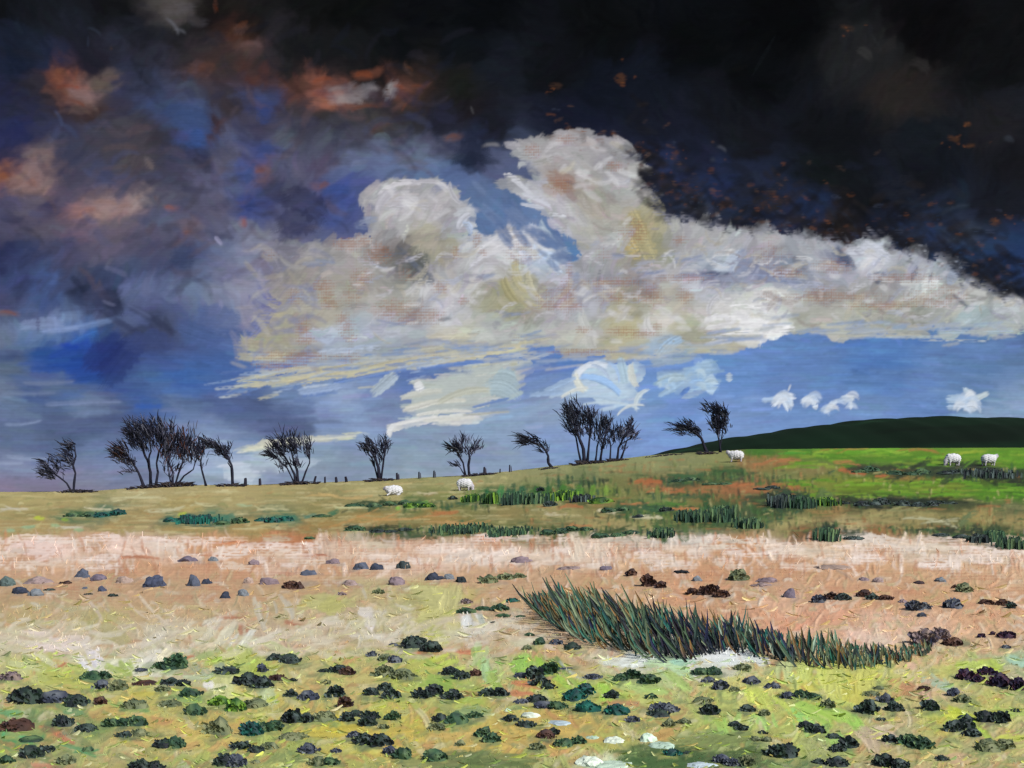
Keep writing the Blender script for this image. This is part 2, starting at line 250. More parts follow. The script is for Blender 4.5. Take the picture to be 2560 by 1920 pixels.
    for u, v, L, W, a, c in [(375,55,44,7,52,(110,112,122)),(390,66,24,5,20,(104,106,116)),(205,66,34,4,30,(58,66,84)),(190,90,4,20,0,(50,58,78)),(128,255,40,6,64,(76,88,124)),(150,280,50,10,40,(70,80,112)),(1895,95,5,40,-30,(40,42,44)),(1650,120,5,90,30,(22,26,30)),
      (1020,238,4,18,-20,(96,96,100)),(1060,313,40,6,-4,(170,168,172)),(1990,140,40,26,30,(54,52,52)),(1870,115,34,20,40,(62,62,62)),(1560,320,22,6,30,(92,96,108)),(2180,300,20,14,20,(60,66,76)),(2090,500,60,10,-20,(66,76,92)),(2060,450,60,8,-20,(58,68,84)),(1790,450,60,8,44,(40,52,72)),
      (1540,345,12,8,0,(60,66,80)),(1830,470,60,4,40,(60,74,96)),(1900,440,60,16,-10,(14,15,18)),(1020,330,60,62,0,(32,38,58)),(1025,352,40,50,0,(30,36,54)),(1060,350,40,10,-6,(46,54,76)),(610,300,20,40,-30,(92,98,112)),(415,262,80,40,10,(62,84,130)),(425,300,30,36,0,(56,84,140)),(400,240,90,30,4,(60,80,126)),
      (540,375,10,50,20,(60,80,130)),(540,440,14,36,0,(50,64,116)),(575,320,26,26,0,(58,76,128)),(725,410,60,18,-6,(56,80,140)),(660,440,90,60,30,(46,48,76)),(640,480,70,60,0,(46,48,78)),(630,500,60,30,-30,(58,62,98)),(570,250,20,40,10,(52,70,124))]:
        D(u, v, L, W, a, tuple(np.array(c) * .9), op=.5, bris=.08, soft=3.2, curve=.2)
    # blue recesses and streaks low on the left
    for u, v, L, W, a, c in [(150,748,40,12,10,(30,60,160)),(135,760,60,16,-20,(40,72,152)),(120,795,110,16,-4,(40,74,150)),(185,815,80,20,-10,(44,74,146)),(180,728,60,14,-24,(60,104,176)),(200,700,120,12,-12,(120,144,190)),(90,700,90,24,-4,(134,150,188)),(130,712,80,12,-6,(128,146,186)),(82,700,6,34,0,(70,72,108)),
      (170,615,50,14,50,(34,40,62)),(245,655,60,30,60,(44,50,74)),(250,690,110,14,34,(52,58,86)),(330,690,110,16,32,(46,52,78)),(300,720,130,12,30,(56,64,96)),(215,640,70,24,0,(56,60,86)),(300,670,60,10,30,(88,98,134)),(260,780,110,60,-50,(42,54,108)),(225,760,90,50,-40,(40,52,108)),(320,740,90,50,0,(60,74,122)),
      (470,690,80,60,10,(78,96,144)),(430,720,90,40,20,(72,92,140)),(395,555,40,50,0,(56,66,98)),(250,585,50,10,20,(100,104,138)),(235,655,30,6,20,(110,114,146)),(105,827,110,8,-2,(118,130,158)),(60,850,120,8,0,(112,126,156)),(15,800,60,10,4,(98,112,136)),(180,870,160,12,-2,(118,132,166)),
      (260,905,200,14,0,(76,88,126)),(120,915,160,14,0,(82,96,132)),(590,880,180,26,8,(80,94,134)),(620,908,130,12,-2,(72,86,120)),(560,868,60,4,16,(64,78,110)),(700,912,80,5,-4,(84,96,126)),(320,878,60,10,0,(52,92,178)),(230,925,200,8,0,(84,98,136)),(50,915,80,5,-6,(146,162,196)),(60,990,90,6,2,(156,170,200)),(20,1000,60,6,0,(160,172,204)),
      (60,1040,160,14,0,(130,124,152)),(160,1030,200,10,0,(126,130,160)),(340,1000,200,10,0,(136,152,186)),(500,990,160,10,0,(160,176,204)),(240,1000,160,14,0,(118,132,168)),(176,668,100,5,-4,(76,88,126))]:
        D(u, v, L, W, a, c, op=.55, bris=.1, soft=3.2, curve=rng.uniform(-.1, .1))
    # thick whites
    for u, v, L, W, a, c, cu in [(1100,512,150,14,-14,(208,208,214),.25),(1110,528,160,12,-16,(214,214,220),.2),(1080,545,140,12,-18,(204,204,212),.2),(1150,505,70,12,10,(206,212,224),.5),(1175,530,50,14,60,(186,202,226),-.4),(1165,545,40,10,50,(176,196,224),-.4),(1200,572,40,16,70,(188,204,226),-.3),
      (1120,600,70,20,70,(178,172,140),-.3),(1150,620,70,14,66,(188,184,160),-.3),(1100,630,60,20,60,(160,154,118),-.2),(1140,655,60,14,30,(176,170,140),-.3),(1000,475,40,16,-50,(192,194,204),.3),(1012,490,30,14,60,(176,190,214),.3),(860,400,90,12,-16,(190,188,194),.3),(930,395,80,10,6,(182,180,188),.3),(980,420,50,10,60,(186,186,194),-.3),
      (830,430,60,20,-50,(178,176,184),.3),(880,440,80,26,0,(180,178,186),.2),(1110,385,44,10,34,(206,206,212),.2),(1130,405,60,10,40,(200,202,210),.1),(1160,430,60,12,24,(200,202,212),.1),(1150,445,50,8,10,(196,200,212),0),(1205,465,34,8,10,(206,208,216),0),(1385,500,90,30,70,(170,160,122),.1),(1395,530,60,40,60,(172,164,128),.1),(1365,535,50,26,60,(184,168,122),0),
      (1600,690,150,14,6,(226,226,228),.2),(1610,705,170,12,2,(232,232,234),.15),(1620,720,160,10,-4,(224,224,226),.1),(1650,700,110,16,8,(234,234,236),0),(1690,712,50,12,-6,(228,228,230),0),(1590,735,130,9,-6,(212,210,208),0),(1540,655,60,14,-60,(200,200,206),.5),(1570,690,60,10,24,(216,216,220),.2),(1620,660,80,14,10,(216,216,218),.2),(1660,640,60,16,20,(208,208,210),.2),
      (1400,705,34,20,70,(202,202,202),-.4),(1265,705,50,26,60,(190,192,190),-.3),(1275,735,50,20,80,(188,188,184),-.3),(1445,748,60,26,-40,(160,186,212),.2),(1555,568,34,12,30,(178,188,206),0),(1690,590,50,20,0,(184,188,204),0),(2010,612,34,22,0,(208,212,212),.2),(1960,612,30,14,0,(190,194,194),0),(2090,630,80,14,4,(184,186,184),.1),
      (1850,545,30,26,0,(190,194,206),0),(1890,545,60,36,30,(194,198,210),0),(2060,585,20,60,14,(150,160,178),0),(2050,735,160,4,1,(196,204,208),0),(1970,728,160,5,0,(176,188,190),0),(2110,717,160,10,0,(160,178,192),0),(1900,725,180,6,-1,(176,176,164),0),
      (910,850,90,14,-10,(190,192,184),.1),(940,870,130,12,-8,(198,198,188),.1),(960,890,120,8,-4,(212,212,206),.1),(900,880,60,10,-14,(206,206,200),0),(905,835,14,24,-20,(220,222,224),0),(1000,850,110,16,-14,(184,186,172),.2),(1090,830,50,60,20,(166,186,196),.3),(1110,790,16,20,0,(186,188,170),0),(1030,790,60,16,-8,(176,186,186),0),(1060,870,80,6,-14,(112,138,188),0),
      (845,928,30,14,-60,(220,222,224),.3),(900,908,90,8,-10,(220,220,218),0),(970,905,110,8,-4,(214,214,208),0),(1050,893,100,5,-4,(190,192,184),0),
      (1255,802,50,16,-46,(214,220,228),.25),(1288,788,44,14,0,(206,214,224),.15),(1300,800,50,8,40,(190,208,234),.4),(1330,800,50,8,60,(170,198,234),.4),(1250,828,40,16,60,(200,202,192),-.2),(1240,845,60,8,-20,(206,210,206),.2),(1366,812,50,16,75,(206,210,204),-.25),(1345,800,50,18,80,(170,194,210),0),(1290,860,120,7,6,(180,202,224),.2),(1320,872,120,6,4,(190,208,222),.2),(1380,860,50,10,-60,(196,208,214),.5),(1360,880,60,6,-20,(204,212,214),.4),(1210,830,70,12,-24,(160,184,214),0),(1180,850,70,12,-6,(154,178,210),0),(1300,825,90,16,24,(150,184,226),.3),
      (1450,818,60,18,-10,(168,190,204),.2),(1450,840,60,12,-30,(156,184,212),0),(1520,800,26,50,0,(160,188,214),0),(1535,830,20,44,0,(176,200,222),0),(1575,815,12,20,0,(180,196,212),0),(1480,845,24,10,-40,(88,124,190),0),
      (1690,860,44,20,-20,(214,222,232),.3),(1700,868,30,22,60,(206,216,228),.2),(1665,863,34,12,-6,(170,192,220),0),(1705,838,16,4,-70,(210,218,230),0),(1750,862,34,14,0,(190,206,228),.4),(1760,875,8,24,-20,(206,216,228),0),(1790,880,30,12,-50,(188,206,230),0),(1800,872,20,8,-30,(200,212,228),0),(1832,860,26,14,0,(208,218,226),0),(1838,875,6,20,0,(206,214,222),0),
      (2070,862,44,20,0,(170,192,214),0),(2095,850,30,12,40,(188,204,216),0),(2115,858,40,14,-24,(196,208,212),0),(2095,880,22,20,0,(196,208,222),0),(2060,880,26,12,0,(168,190,216),0),
      (600,960,130,7,-8,(206,206,188),0),(700,948,140,5,-5,(204,206,196),0),(560,812,100,8,-16,(184,188,176),0),(620,800,140,10,-12,(192,188,160),0),(760,790,160,9,-8,(198,192,158),0),(680,815,120,8,-10,(196,190,160),0),(860,780,140,9,-9,(196,190,166),0),(940,770,120,10,-12,(188,182,152),0),(1040,760,160,9,-7,(196,190,166),0),(1100,748,100,8,-8,(194,190,170),0),
      (560,782,30,10,0,(90,116,176),0),(620,790,140,8,-8,(96,124,182),0),(780,755,80,14,-10,(180,192,212),.2),(700,765,120,14,-12,(184,196,214),.1),(800,812,160,9,-10,(104,132,188),0),(1000,785,200,8,-6,(98,128,186),0),(1130,765,160,8,-4,(96,126,186),0),(690,840,90,20,-8,(150,170,204),0),(830,830,60,26,-40,(170,184,196),0),
      (472,520,20,10,50,(140,140,170),0),(565,660,60,14,30,(110,112,156),-.2),(580,640,60,14,40,(112,114,156),-.2),(560,700,60,30,-50,(112,120,166),0)]:
        D(u, v, L, W, a, c, op=.88, bris=.13, soft=.9, curve=cu * .8, dry=-1 if v > 780 else rng.choice([-1, .1, .3]))
    for k in range(150):
        c0 = [(900,430,80,30),(1110,530,90,30),(1280,380,80,60),(1610,690,100,40),(1000,640,160,50),(1450,690,200,40),(1850,570,160,30),(1290,650,90,60),(2000,640,140,30)][rng.integers(9)]
        u = c0[0] + rng.normal(0, c0[2] * .6); v = c0[1] + rng.normal(0, c0[3] * .6)
        y, x = int((v - S.v0) * K), int((u - S.u0) * K)
        if lab[y, x] != 1: continue
        D(u, v, rng.uniform(18, 46), rng.uniform(7, 15), rng.uniform(-50, 50), [(208,208,212),(218,218,220),(198,196,200),(192,186,170)][rng.integers(4)], op=.42, bris=.10, soft=2.4, curve=rng.uniform(-.25, .25))
    for u, v, L, W in [(1040,600,40,12),(780,480,40,26),(1240,600,14,40),(1560,600,120,12),(1480,560,90,8),(1700,600,120,14),(1900,590,60,10),(700,570,60,12),(640,640,60,14),(860,700,90,8),(1090,680,60,10),(1380,590,80,8),(1180,730,90,7),(960,735,120,8),(740,770,120,9),(1010,750,120,8),(1340,560,40,10)]:
        for q in range(3): D(u + rng.normal(0, L * .3), v + rng.normal(0, W * .4), L * .7, W * .7, rng.normal(-6, 10), [(128,142,172),(116,128,160),(146,154,176)][q], op=.5, bris=.12, soft=1.8, dry=.1)
    for u, v in [(1688,860),(1748,864),(1792,876),(1834,864),(2075,862),(2105,856),(2098,878),(1510,800),(1530,828),(1450,825)]:
        for q in range(5): D(u + rng.normal(0, 8), v + rng.normal(0, 6), rng.uniform(16, 30), rng.uniform(9, 15), rng.uniform(-40, 40), [(196,210,228),(214,220,228),(176,196,222)][q % 3] if u > 1600 else [(160,188,214),(182,202,214),(150,182,214)][q % 3], op=.6, bris=.12, soft=1.4, curve=.4)
    # dark streaks over the cloud
    D(2205, 690, 90, 26, 4, (170, 178, 178), op=.85, bris=.08)
    for u, v, L, W, a in [(880,555,60,12,48),(905,580,70,14,44),(925,600,30,20,60),(850,550,50,8,-8),(960,690,30,8,-10),(1820,555,50,12,60),(1838,565,34,12,60),(1545,590,60,8,0),(2075,650,40,8,40),(2090,600,50,20,40),(1975,590,8,40,20),(2010,600,6,30,20),(2150,625,60,12,28),(2180,640,60,8,34),(1895,600,30,14,70)]:
        D(u, v, L, W, a, (92, 98, 112) if u < 1000 else (66, 76, 104), op=.6, bris=.2, soft=2., dry=.2)
    for k in range(80):
        u = rng.uniform(520, 700); v = rng.uniform(530, 800)
        S.dab(u + (v - 660) * -.1, v, rng.uniform(24, 60), rng.uniform(6, 16), rng.normal(20, 40), lin([(140,138,156),(156,152,160),(130,132,158),(172,170,166),(128,132,160),(164,158,146)][rng.integers(6)]), .42, rng.uniform(-.3, .3), .1, -.1, 2.2)
    for k in range(110):
        u = rng.uniform(470, 1180); v = 835 - (u - 480) * .12 + rng.normal(0, 16)
        D(u, v, rng.uniform(30, 90), rng.uniform(3, 8), rng.normal(-8, 4), [(104,134,184),(120,144,184),(150,170,200),(186,184,160),(96,122,176),(176,186,196)][rng.integers(6)], op=.6, bris=.12, soft=1.2, dry=.2)
    for k in range(240):
        u = rng.uniform(760, 2212); v = np.interp(u, [760, 1100, 1400, 1800, 2212], [600, 580, 560, 620, 670]) + rng.normal(0, 55)
        x = min(int((u - S.u0) * K), S.w - 1); y = int((v - S.v0) * K)
        if not m[y, x]: continue
        D(u, v, rng.uniform(16, 60), rng.uniform(5, 14), rng.normal(-5, 30), [(196,196,204),(140,138,152),(178,172,156),(206,206,208),(150,140,136),(160,166,186)][rng.integers(6)], op=.5, bris=.14, soft=1.0, dry=.25, curve=rng.uniform(-.5, .5))
    edge = [(1385,330),(1395,380),(1410,430),(1430,465),(1480,472),(1540,476),(1600,490),(1660,490),(1720,500),(1780,514),(1840,518),(1900,505),(1940,536),(1990,560),(2050,548),(2075,590),(2120,606),(2170,632),(2220,655)]
    for i in range(len(edge) - 1):
        for k in range(9):
            f = rng.random(); u = edge[i][0] * (1 - f) + edge[i + 1][0] * f; v = edge[i][1] * (1 - f) + edge[i + 1][1] * f
            dk = rng.random() < .55
            D(u + rng.normal(0, 8), v + (rng.normal(-2, 9) if dk else rng.normal(4, 8)), rng.uniform(14, 34), rng.uniform(5, 10), rng.uniform(-10, 70), (44, 50, 70) if dk else (150, 150, 162), op=.55, bris=.15, soft=1.8, dry=.35)
    for k in range(420):
        f = rng.random() * (len(edge) - 1); i = int(f); f -= i
        u = edge[i][0] * (1 - f) + edge[i + 1][0] * f; v = edge[i][1] * (1 - f) + edge[i + 1][1] * f - abs(rng.normal(12, 55))
        D(u + rng.normal(0, 14), v, rng.uniform(24, 60), rng.uniform(8, 20), rng.uniform(-50, 60), [(20,21,25),(26,27,32),(34,36,44),(28,32,46),(22,20,20),(40,36,36)][rng.integers(6)], op=.38, bris=.08, soft=3.0, dry=-.1)
    for k in range(120):
        u = rng.uniform(1180, 2200); top = np.interp(u, [1180, 1400, 1500, 1800, 2000, 2212], [280, 400, 465, 500, 550, 640]); v = top - abs(rng.normal(8, 70))
        D(u, v, rng.uniform(6, 22), rng.uniform(4, 10), rng.uniform(-40, 40), [(112,70,44),(88,58,44),(70,56,50),(58,64,82),(96,72,58)][rng.integers(5)], op=.32, bris=.15, soft=1.8, dry=.3)
    # the slate-blue opening between the two towers
    for k in range(60):
        f = rng.random(); u = 1010 + 215 * f + rng.normal(0, 8); v = 395 + 160 * f + rng.normal(0, 12) + (30 if f < .4 else 0) * rng.random() * 2
        if 1090 < u and v < 470 - (1150 - u) * .4 and f < .5: continue
        D(u, v, rng.uniform(24, 50), rng.uniform(8, 16), 30 + rng.normal(0, 20), [(94,114,154),(100,122,162),(88,108,148),(110,128,164)][rng.integers(4)], op=.6, bris=.06, soft=2.2)
    # soft grey-blue breaks and a softer lower rim
    for k in range(150):
        u = rng.uniform(560, 2212); v = np.interp(u, [560, 1000, 1400, 1720, 2212], [790, 772, 772, 716, 708]) + rng.normal(-4, 12)
        D(u, v, rng.uniform(30, 90), rng.uniform(5, 10), rng.normal(-4, 4), [(156,170,194),(140,158,190),(174,178,176),(186,186,176),(120,146,190)][rng.integers(5)], op=.5, bris=.1, soft=2.0, dry=.0)
    # bare ground colour through the thin cloud paint
    ln = vnoise(S.h, S.w, 22, 30, 61)
    sp = [(745,527,26,10),(785,522,14,10),(820,545,20,16),(700,618,18,14),(705,640,14,18),(715,655,12,10),(740,690,12,10),(655,710,14,16),(660,735,16,10),(748,708,14,18),(755,730,12,8),(785,600,16,14),(860,670,40,18),(905,680,40,14),(880,690,24,8),(950,622,14,10),(1000,650,10,8),(1150,325,14,12),(1210,400,18,14),(1222,300,16,8),(1325,360,14,10),(1230,590,6,18),(1225,640,14,30),(1235,660,20,10),(1400,640,26,16),
          (1420,705,10,8),(1480,640,14,14),(1350,715,30,8),(1390,720,30,6),(1260,712,14,6),(1335,640,16,12),(1330,610,50,8),(1200,660,30,8),(1700,590,30,10),(1800,575,34,12),(1960,600,60,8),(1480,600,40,8),(1380,500,12,20),(1470,520,12,8),(1045,545,8,6),(1030,520,8,12),(985,545,8,12),(1800,640,80,8),(1900,660,60,8),(1250,760,60,5),(640,770,60,10),(600,790,40,8)]
    U = S.u0 + np.arange(S.w)[None, :] / K; V = S.v0 + np.arange(S.h)[:, None] / K
    M = np.zeros((S.h, S.w))
    for u, v, rx, ry in sp:
        M = np.maximum(M, np.exp(-(((U - u) / rx) ** 2 + ((V - v) / ry) ** 2) * .7))
    M = np.clip(M * 1.15 + (lab == 1) * np.clip(ln * .35 - .22, 0, .45), 0, 1)
    hole = np.clip((M * .62 + .12 - S.mesh) * 4, 0, 1) * np.clip((M - .12) * 5, 0, 1) * .48
    S.C = S.C * (1 - hole[..., None]) + lin((150, 98, 70)) * hole[..., None]
    # thread shading of the cloth over everything
    S.C *= (1 + .11 * (S.weave - .5))[..., None]
    return S
GROUND = """20,1075,164,150,96;0,1090,160,146,92;150,1090,158,142,90;300,1070,170,158,110;600,1060,156,144,92;800,1060,156,148,96;1000,1050,150,146,96;1200,1020,140,140,92;1400,1000,136,140,90;1480,1000,120,124,80;1550,1000,130,134,80;850,1080,162,150,94;400,1095,164,146,90;
100,1068,166,152,98;500,1075,162,148,96;1100,1035,146,142,92;1300,1010,136,138,88;150,1110,80,106,70,.6;230,1108,84,112,84,.6;60,1115,146,132,80;380,1118,64,98,74;470,1120,74,110,84;600,1118,68,106,78,.7;310,1112,156,134,84;700,1108,130,124,72;800,1088,62,80,46,.7;890,1090,70,98,48,.8;
980,1095,110,112,60;100,1140,160,136,84;30,1140,158,136,86;250,1140,158,134,82;400,1145,152,130,78;550,1142,154,128,74;700,1132,150,122,66;800,1118,158,130,70;950,1120,150,122,64;800,1146,64,68,38,.7;900,1150,62,80,42;1000,1145,90,104,50;1100,1150,76,98,44;1200,1150,72,86,42;
690,1148,140,110,62;1060,1070,48,92,46;1110,1072,38,84,42;1160,1068,52,96,38;1220,1062,66,104,38;1300,1062,112,128,52;1000,1065,122,128,64;1100,1100,134,122,72;1200,1100,148,138,86;1300,1090,124,112,62;1250,1076,42,62,34,.5;1340,1100,54,82,46;1400,1095,74,108,44;1450,1110,92,112,48;
1400,1130,142,136,82;1300,1128,150,136,84;1500,1132,60,80,38;1430,1072,122,128,72;1420,1052,148,98,58;1350,1042,112,112,62;1480,1040,50,72,42;1560,1020,64,86,44;1500,1060,148,100,56;1600,1052,146,96,56;1700,1055,142,92,52;1650,1080,52,64,38;1700,1085,42,66,40;1760,1080,82,98,48;
1600,1110,50,80,38;1650,1120,72,86,44;1560,1110,62,84,40;1260,1030,110,118,74;1380,1025,112,120,72;1650,975,60,104,28;1720,972,70,120,26;1800,978,88,134,24;1900,975,92,142,28;2000,985,82,124,22;2100,985,100,138,28;2200,985,86,130,24;1690,992,132,98,54,.8;1750,986,64,110,28;1620,1000,138,104,60;
1750,1005,122,110,64;1850,1010,62,66,42;1950,1015,52,66,34;2050,1015,42,54,28;2120,1020,36,44,28;2200,1030,32,40,26;2212,1045,34,44,24;1700,1030,106,112,58;1800,1040,112,122,42;1850,1048,92,116,22;1950,1050,86,118,24;2050,1060,96,114,26;2150,1065,76,116,22;2212,1070,62,104,20;
1950,1032,140,110,54,.5;1750,1068,112,120,46;1850,1086,42,50,28;1920,1082,28,36,22;2000,1086,28,40,24;2080,1090,62,70,40;2180,1098,92,96,60;1800,1100,140,112,64;1900,1106,142,130,80;2000,1112,142,132,80;2100,1115,148,130,74;2200,1120,140,124,74;1700,1130,150,140,86;1850,1130,160,146,98;
1740,1147,112,82,48;1790,1152,38,56,36;1900,1152,130,92,50;2000,1147,110,90,50;2060,1150,62,64,38;2130,1152,42,56,30;2180,1172,52,74,38;2100,1140,102,110,60;1960,1140,130,120,70;
80,1182,214,176,156;120,1186,220,190,172;30,1180,196,160,126;30,1210,190,150,112;200,1168,184,146,112;280,1176,216,186,166;350,1180,210,180,158;450,1180,188,140,98;500,1190,190,140,98;600,1172,180,122,78;650,1168,170,112,68;700,1190,198,162,136;800,1190,198,162,132;900,1182,202,168,140;
760,1160,168,156,130;1000,1190,208,182,158;1050,1168,188,130,92;1100,1202,214,188,164;1200,1205,208,184,160;1250,1182,208,186,162;1300,1198,202,172,144;1400,1170,190,172,152;1500,1172,196,182,166;1450,1200,196,160,120;1600,1180,184,134,88;1700,1188,198,178,158;1800,1180,198,170,136;1850,1162,204,192,174;
1900,1172,188,156,118;2000,1172,186,164,134;2100,1190,190,170,142;2200,1200,194,172,142;1950,1180,200,186,166,.6;50,1230,190,148,108;100,1220,192,148,108;300,1230,190,142,98;400,1220,188,140,98;500,1230,192,142,98;600,1220,194,158,128;700,1222,192,148,104;850,1225,204,170,138;950,1215,206,174,146;1000,1240,190,150,108;
1100,1235,188,146,104;1200,1230,186,146,102;1350,1220,196,156,112;1500,1230,190,138,92;1700,1220,186,136,92;1600,1235,184,136,92;1800,1230,190,144,100;1900,1220,192,148,102;2000,1240,190,146,102;2100,1240,196,156,112;2200,1240,194,158,116;20,1275,178,146,100;100,1275,188,150,108;200,1280,184,150,108;300,1280,186,148,104;
400,1278,184,150,108;500,1280,186,148,104;600,1280,184,150,102;700,1280,182,148,100;800,1285,180,164,108;900,1282,180,172,100;950,1300,180,174,84;940,1350,184,180,92;920,1380,178,176,88;990,1290,186,168,90;1080,1290,190,152,108;1200,1290,188,150,104;1300,1260,190,146,100;1400,1250,192,150,106;1500,1280,196,142,98;
1600,1270,188,140,98;1700,1300,204,158,122;1800,1280,194,142,100;1900,1300,196,144,100;2000,1290,192,144,98;2100,1290,200,152,104;2200,1300,196,146,102;60,1330,180,160,104;200,1340,176,164,100;130,1320,182,160,114;350,1320,184,156,106;450,1330,182,156,112;500,1345,188,162,124;650,1330,188,168,120;600,1320,182,156,110;720,1320,178,158,116;
800,1340,184,172,126;860,1330,180,172,120;1000,1350,190,178,148;1012,1350,206,206,200,.5;1100,1345,182,152,108;1150,1320,196,160,114;1060,1310,180,150,104;1250,1360,188,150,110;1700,1340,204,142,104;1800,1330,202,146,108;1900,1340,208,162,128;2000,1350,208,166,132;2100,1330,204,152,108;2200,1350,200,156,114;1600,1330,196,144,104;
50,1390,192,170,140;150,1400,198,178,154;250,1380,186,166,126;350,1372,184,172,142;450,1380,196,182,144;550,1380,190,170,138;620,1390,184,162,130;700,1380,182,162,128;800,1400,178,164,114;850,1380,184,164,124;1000,1400,184,152,108;1100,1400,186,152,112;1200,1400,186,150,108;1300,1420,190,172,144;1880,1385,212,178,154;1780,1380,206,160,126;
2000,1420,200,162,126;2150,1400,196,160,118;1650,1420,176,150,116;60,1430,178,180,114;150,1450,176,180,100;20,1450,176,174,124;250,1440,190,190,152;330,1430,202,198,176;400,1450,180,168,142;480,1430,170,178,94;570,1440,168,178,84;650,1440,176,164,112;720,1430,178,174,100;800,1430,170,162,104;880,1450,164,170,78;950,1450,170,164,94;
1050,1440,172,170,122;1150,1440,152,178,84;1250,1450,170,152,112;1400,1430,186,190,176;1340,1440,180,176,150;1550,1420,196,200,192;1620,1440,178,178,134;1750,1450,180,186,90;1800,1450,184,182,80;1900,1450,182,180,94;1500,1460,176,172,122;2050,1440,174,178,94;2120,1430,164,168,124;2200,1425,152,170,130;2200,1460,170,162,132;
30,1490,176,160,112;110,1480,172,166,98;200,1500,172,158,98;300,1510,176,164,88;420,1510,152,160,98;540,1492,194,192,116;600,1520,176,160,88;700,1510,172,154,98;780,1490,172,156,100;850,1500,162,170,78;1000,1500,152,170,68;920,1520,160,160,90;1100,1490,170,142,92;1200,1480,162,176,68;1300,1500,156,180,68;1400,1500,170,178,104;
1350,1530,172,150,100;1550,1500,162,170,90;1480,1500,170,168,110;1650,1510,172,162,102;1600,1480,180,176,110;1750,1490,184,180,76;1700,1480,178,178,100;1850,1500,178,176,98;1950,1500,164,160,98;1900,1530,172,160,110;2050,1500,176,160,122;2000,1490,190,156,120;2150,1510,170,164,92;2200,1500,160,160,110;
40,1560,112,142,88;120,1572,160,130,84;20,1600,110,140,84;200,1580,116,138,82;300,1560,176,152,88;420,1560,180,156,84;480,1580,178,158,88;550,1550,176,160,76;700,1560,178,166,64;620,1580,150,160,84;800,1570,180,168,68;900,1570,176,160,70;1000,1540,160,160,88;1050,1580,182,158,76;1100,1560,176,152,78;1200,1560,178,152,82;1150,1590,182,156,80;
1270,1560,176,152,84;1350,1550,176,150,92;1450,1540,168,156,98;1400,1580,166,150,90;1550,1560,152,174,86;1500,1570,152,160,88;1650,1560,164,160,92;1750,1550,162,176,78;1700,1580,158,166,88;1850,1570,164,160,102;1900,1580,180,160,134;1960,1560,170,152,112;2030,1560,170,180,66;2150,1580,176,150,106;2200,1570,170,152,110;
50,1610,94,140,84;150,1620,140,140,88;250,1630,180,156,112;350,1620,176,160,94;300,1600,176,158,94;450,1620,184,164,90;520,1620,160,160,88;600,1610,142,158,84;700,1620,170,164,70;850,1620,180,156,76;780,1600,180,166,74;1000,1610,184,156,80;920,1610,182,158,78;1100,1610,184,156,80;1200,1625,180,148,82;1300,1600,168,160,84;
1450,1610,140,140,88;1380,1625,110,130,78;1550,1600,122,140,76;1700,1610,158,172,86;1620,1610,120,134,78;1850,1600,170,154,106;1780,1600,140,146,88;2000,1620,160,152,98;1930,1610,170,150,108;2150,1620,176,152,106;2080,1620,170,156,106;50,1650,150,140,98;120,1650,170,136,100;200,1650,160,148,92;300,1650,150,144,90;400,1650,122,136,86;
500,1650,140,144,90;600,1650,140,146,86;700,1645,160,156,84;800,1655,150,150,86;950,1645,100,114,68;1050,1645,98,116,66;1100,1652,112,124,68;1200,1642,132,130,78;1300,1655,190,196,164,.7;1400,1640,74,100,54;1500,1650,64,96,54;1580,1650,72,98,56;1650,1650,82,100,62;1800,1650,130,134,86;1720,1650,108,120,76;1950,1655,176,152,112;1880,1650,160,140,104;
2100,1650,180,156,114;2200,1655,162,150,102"""
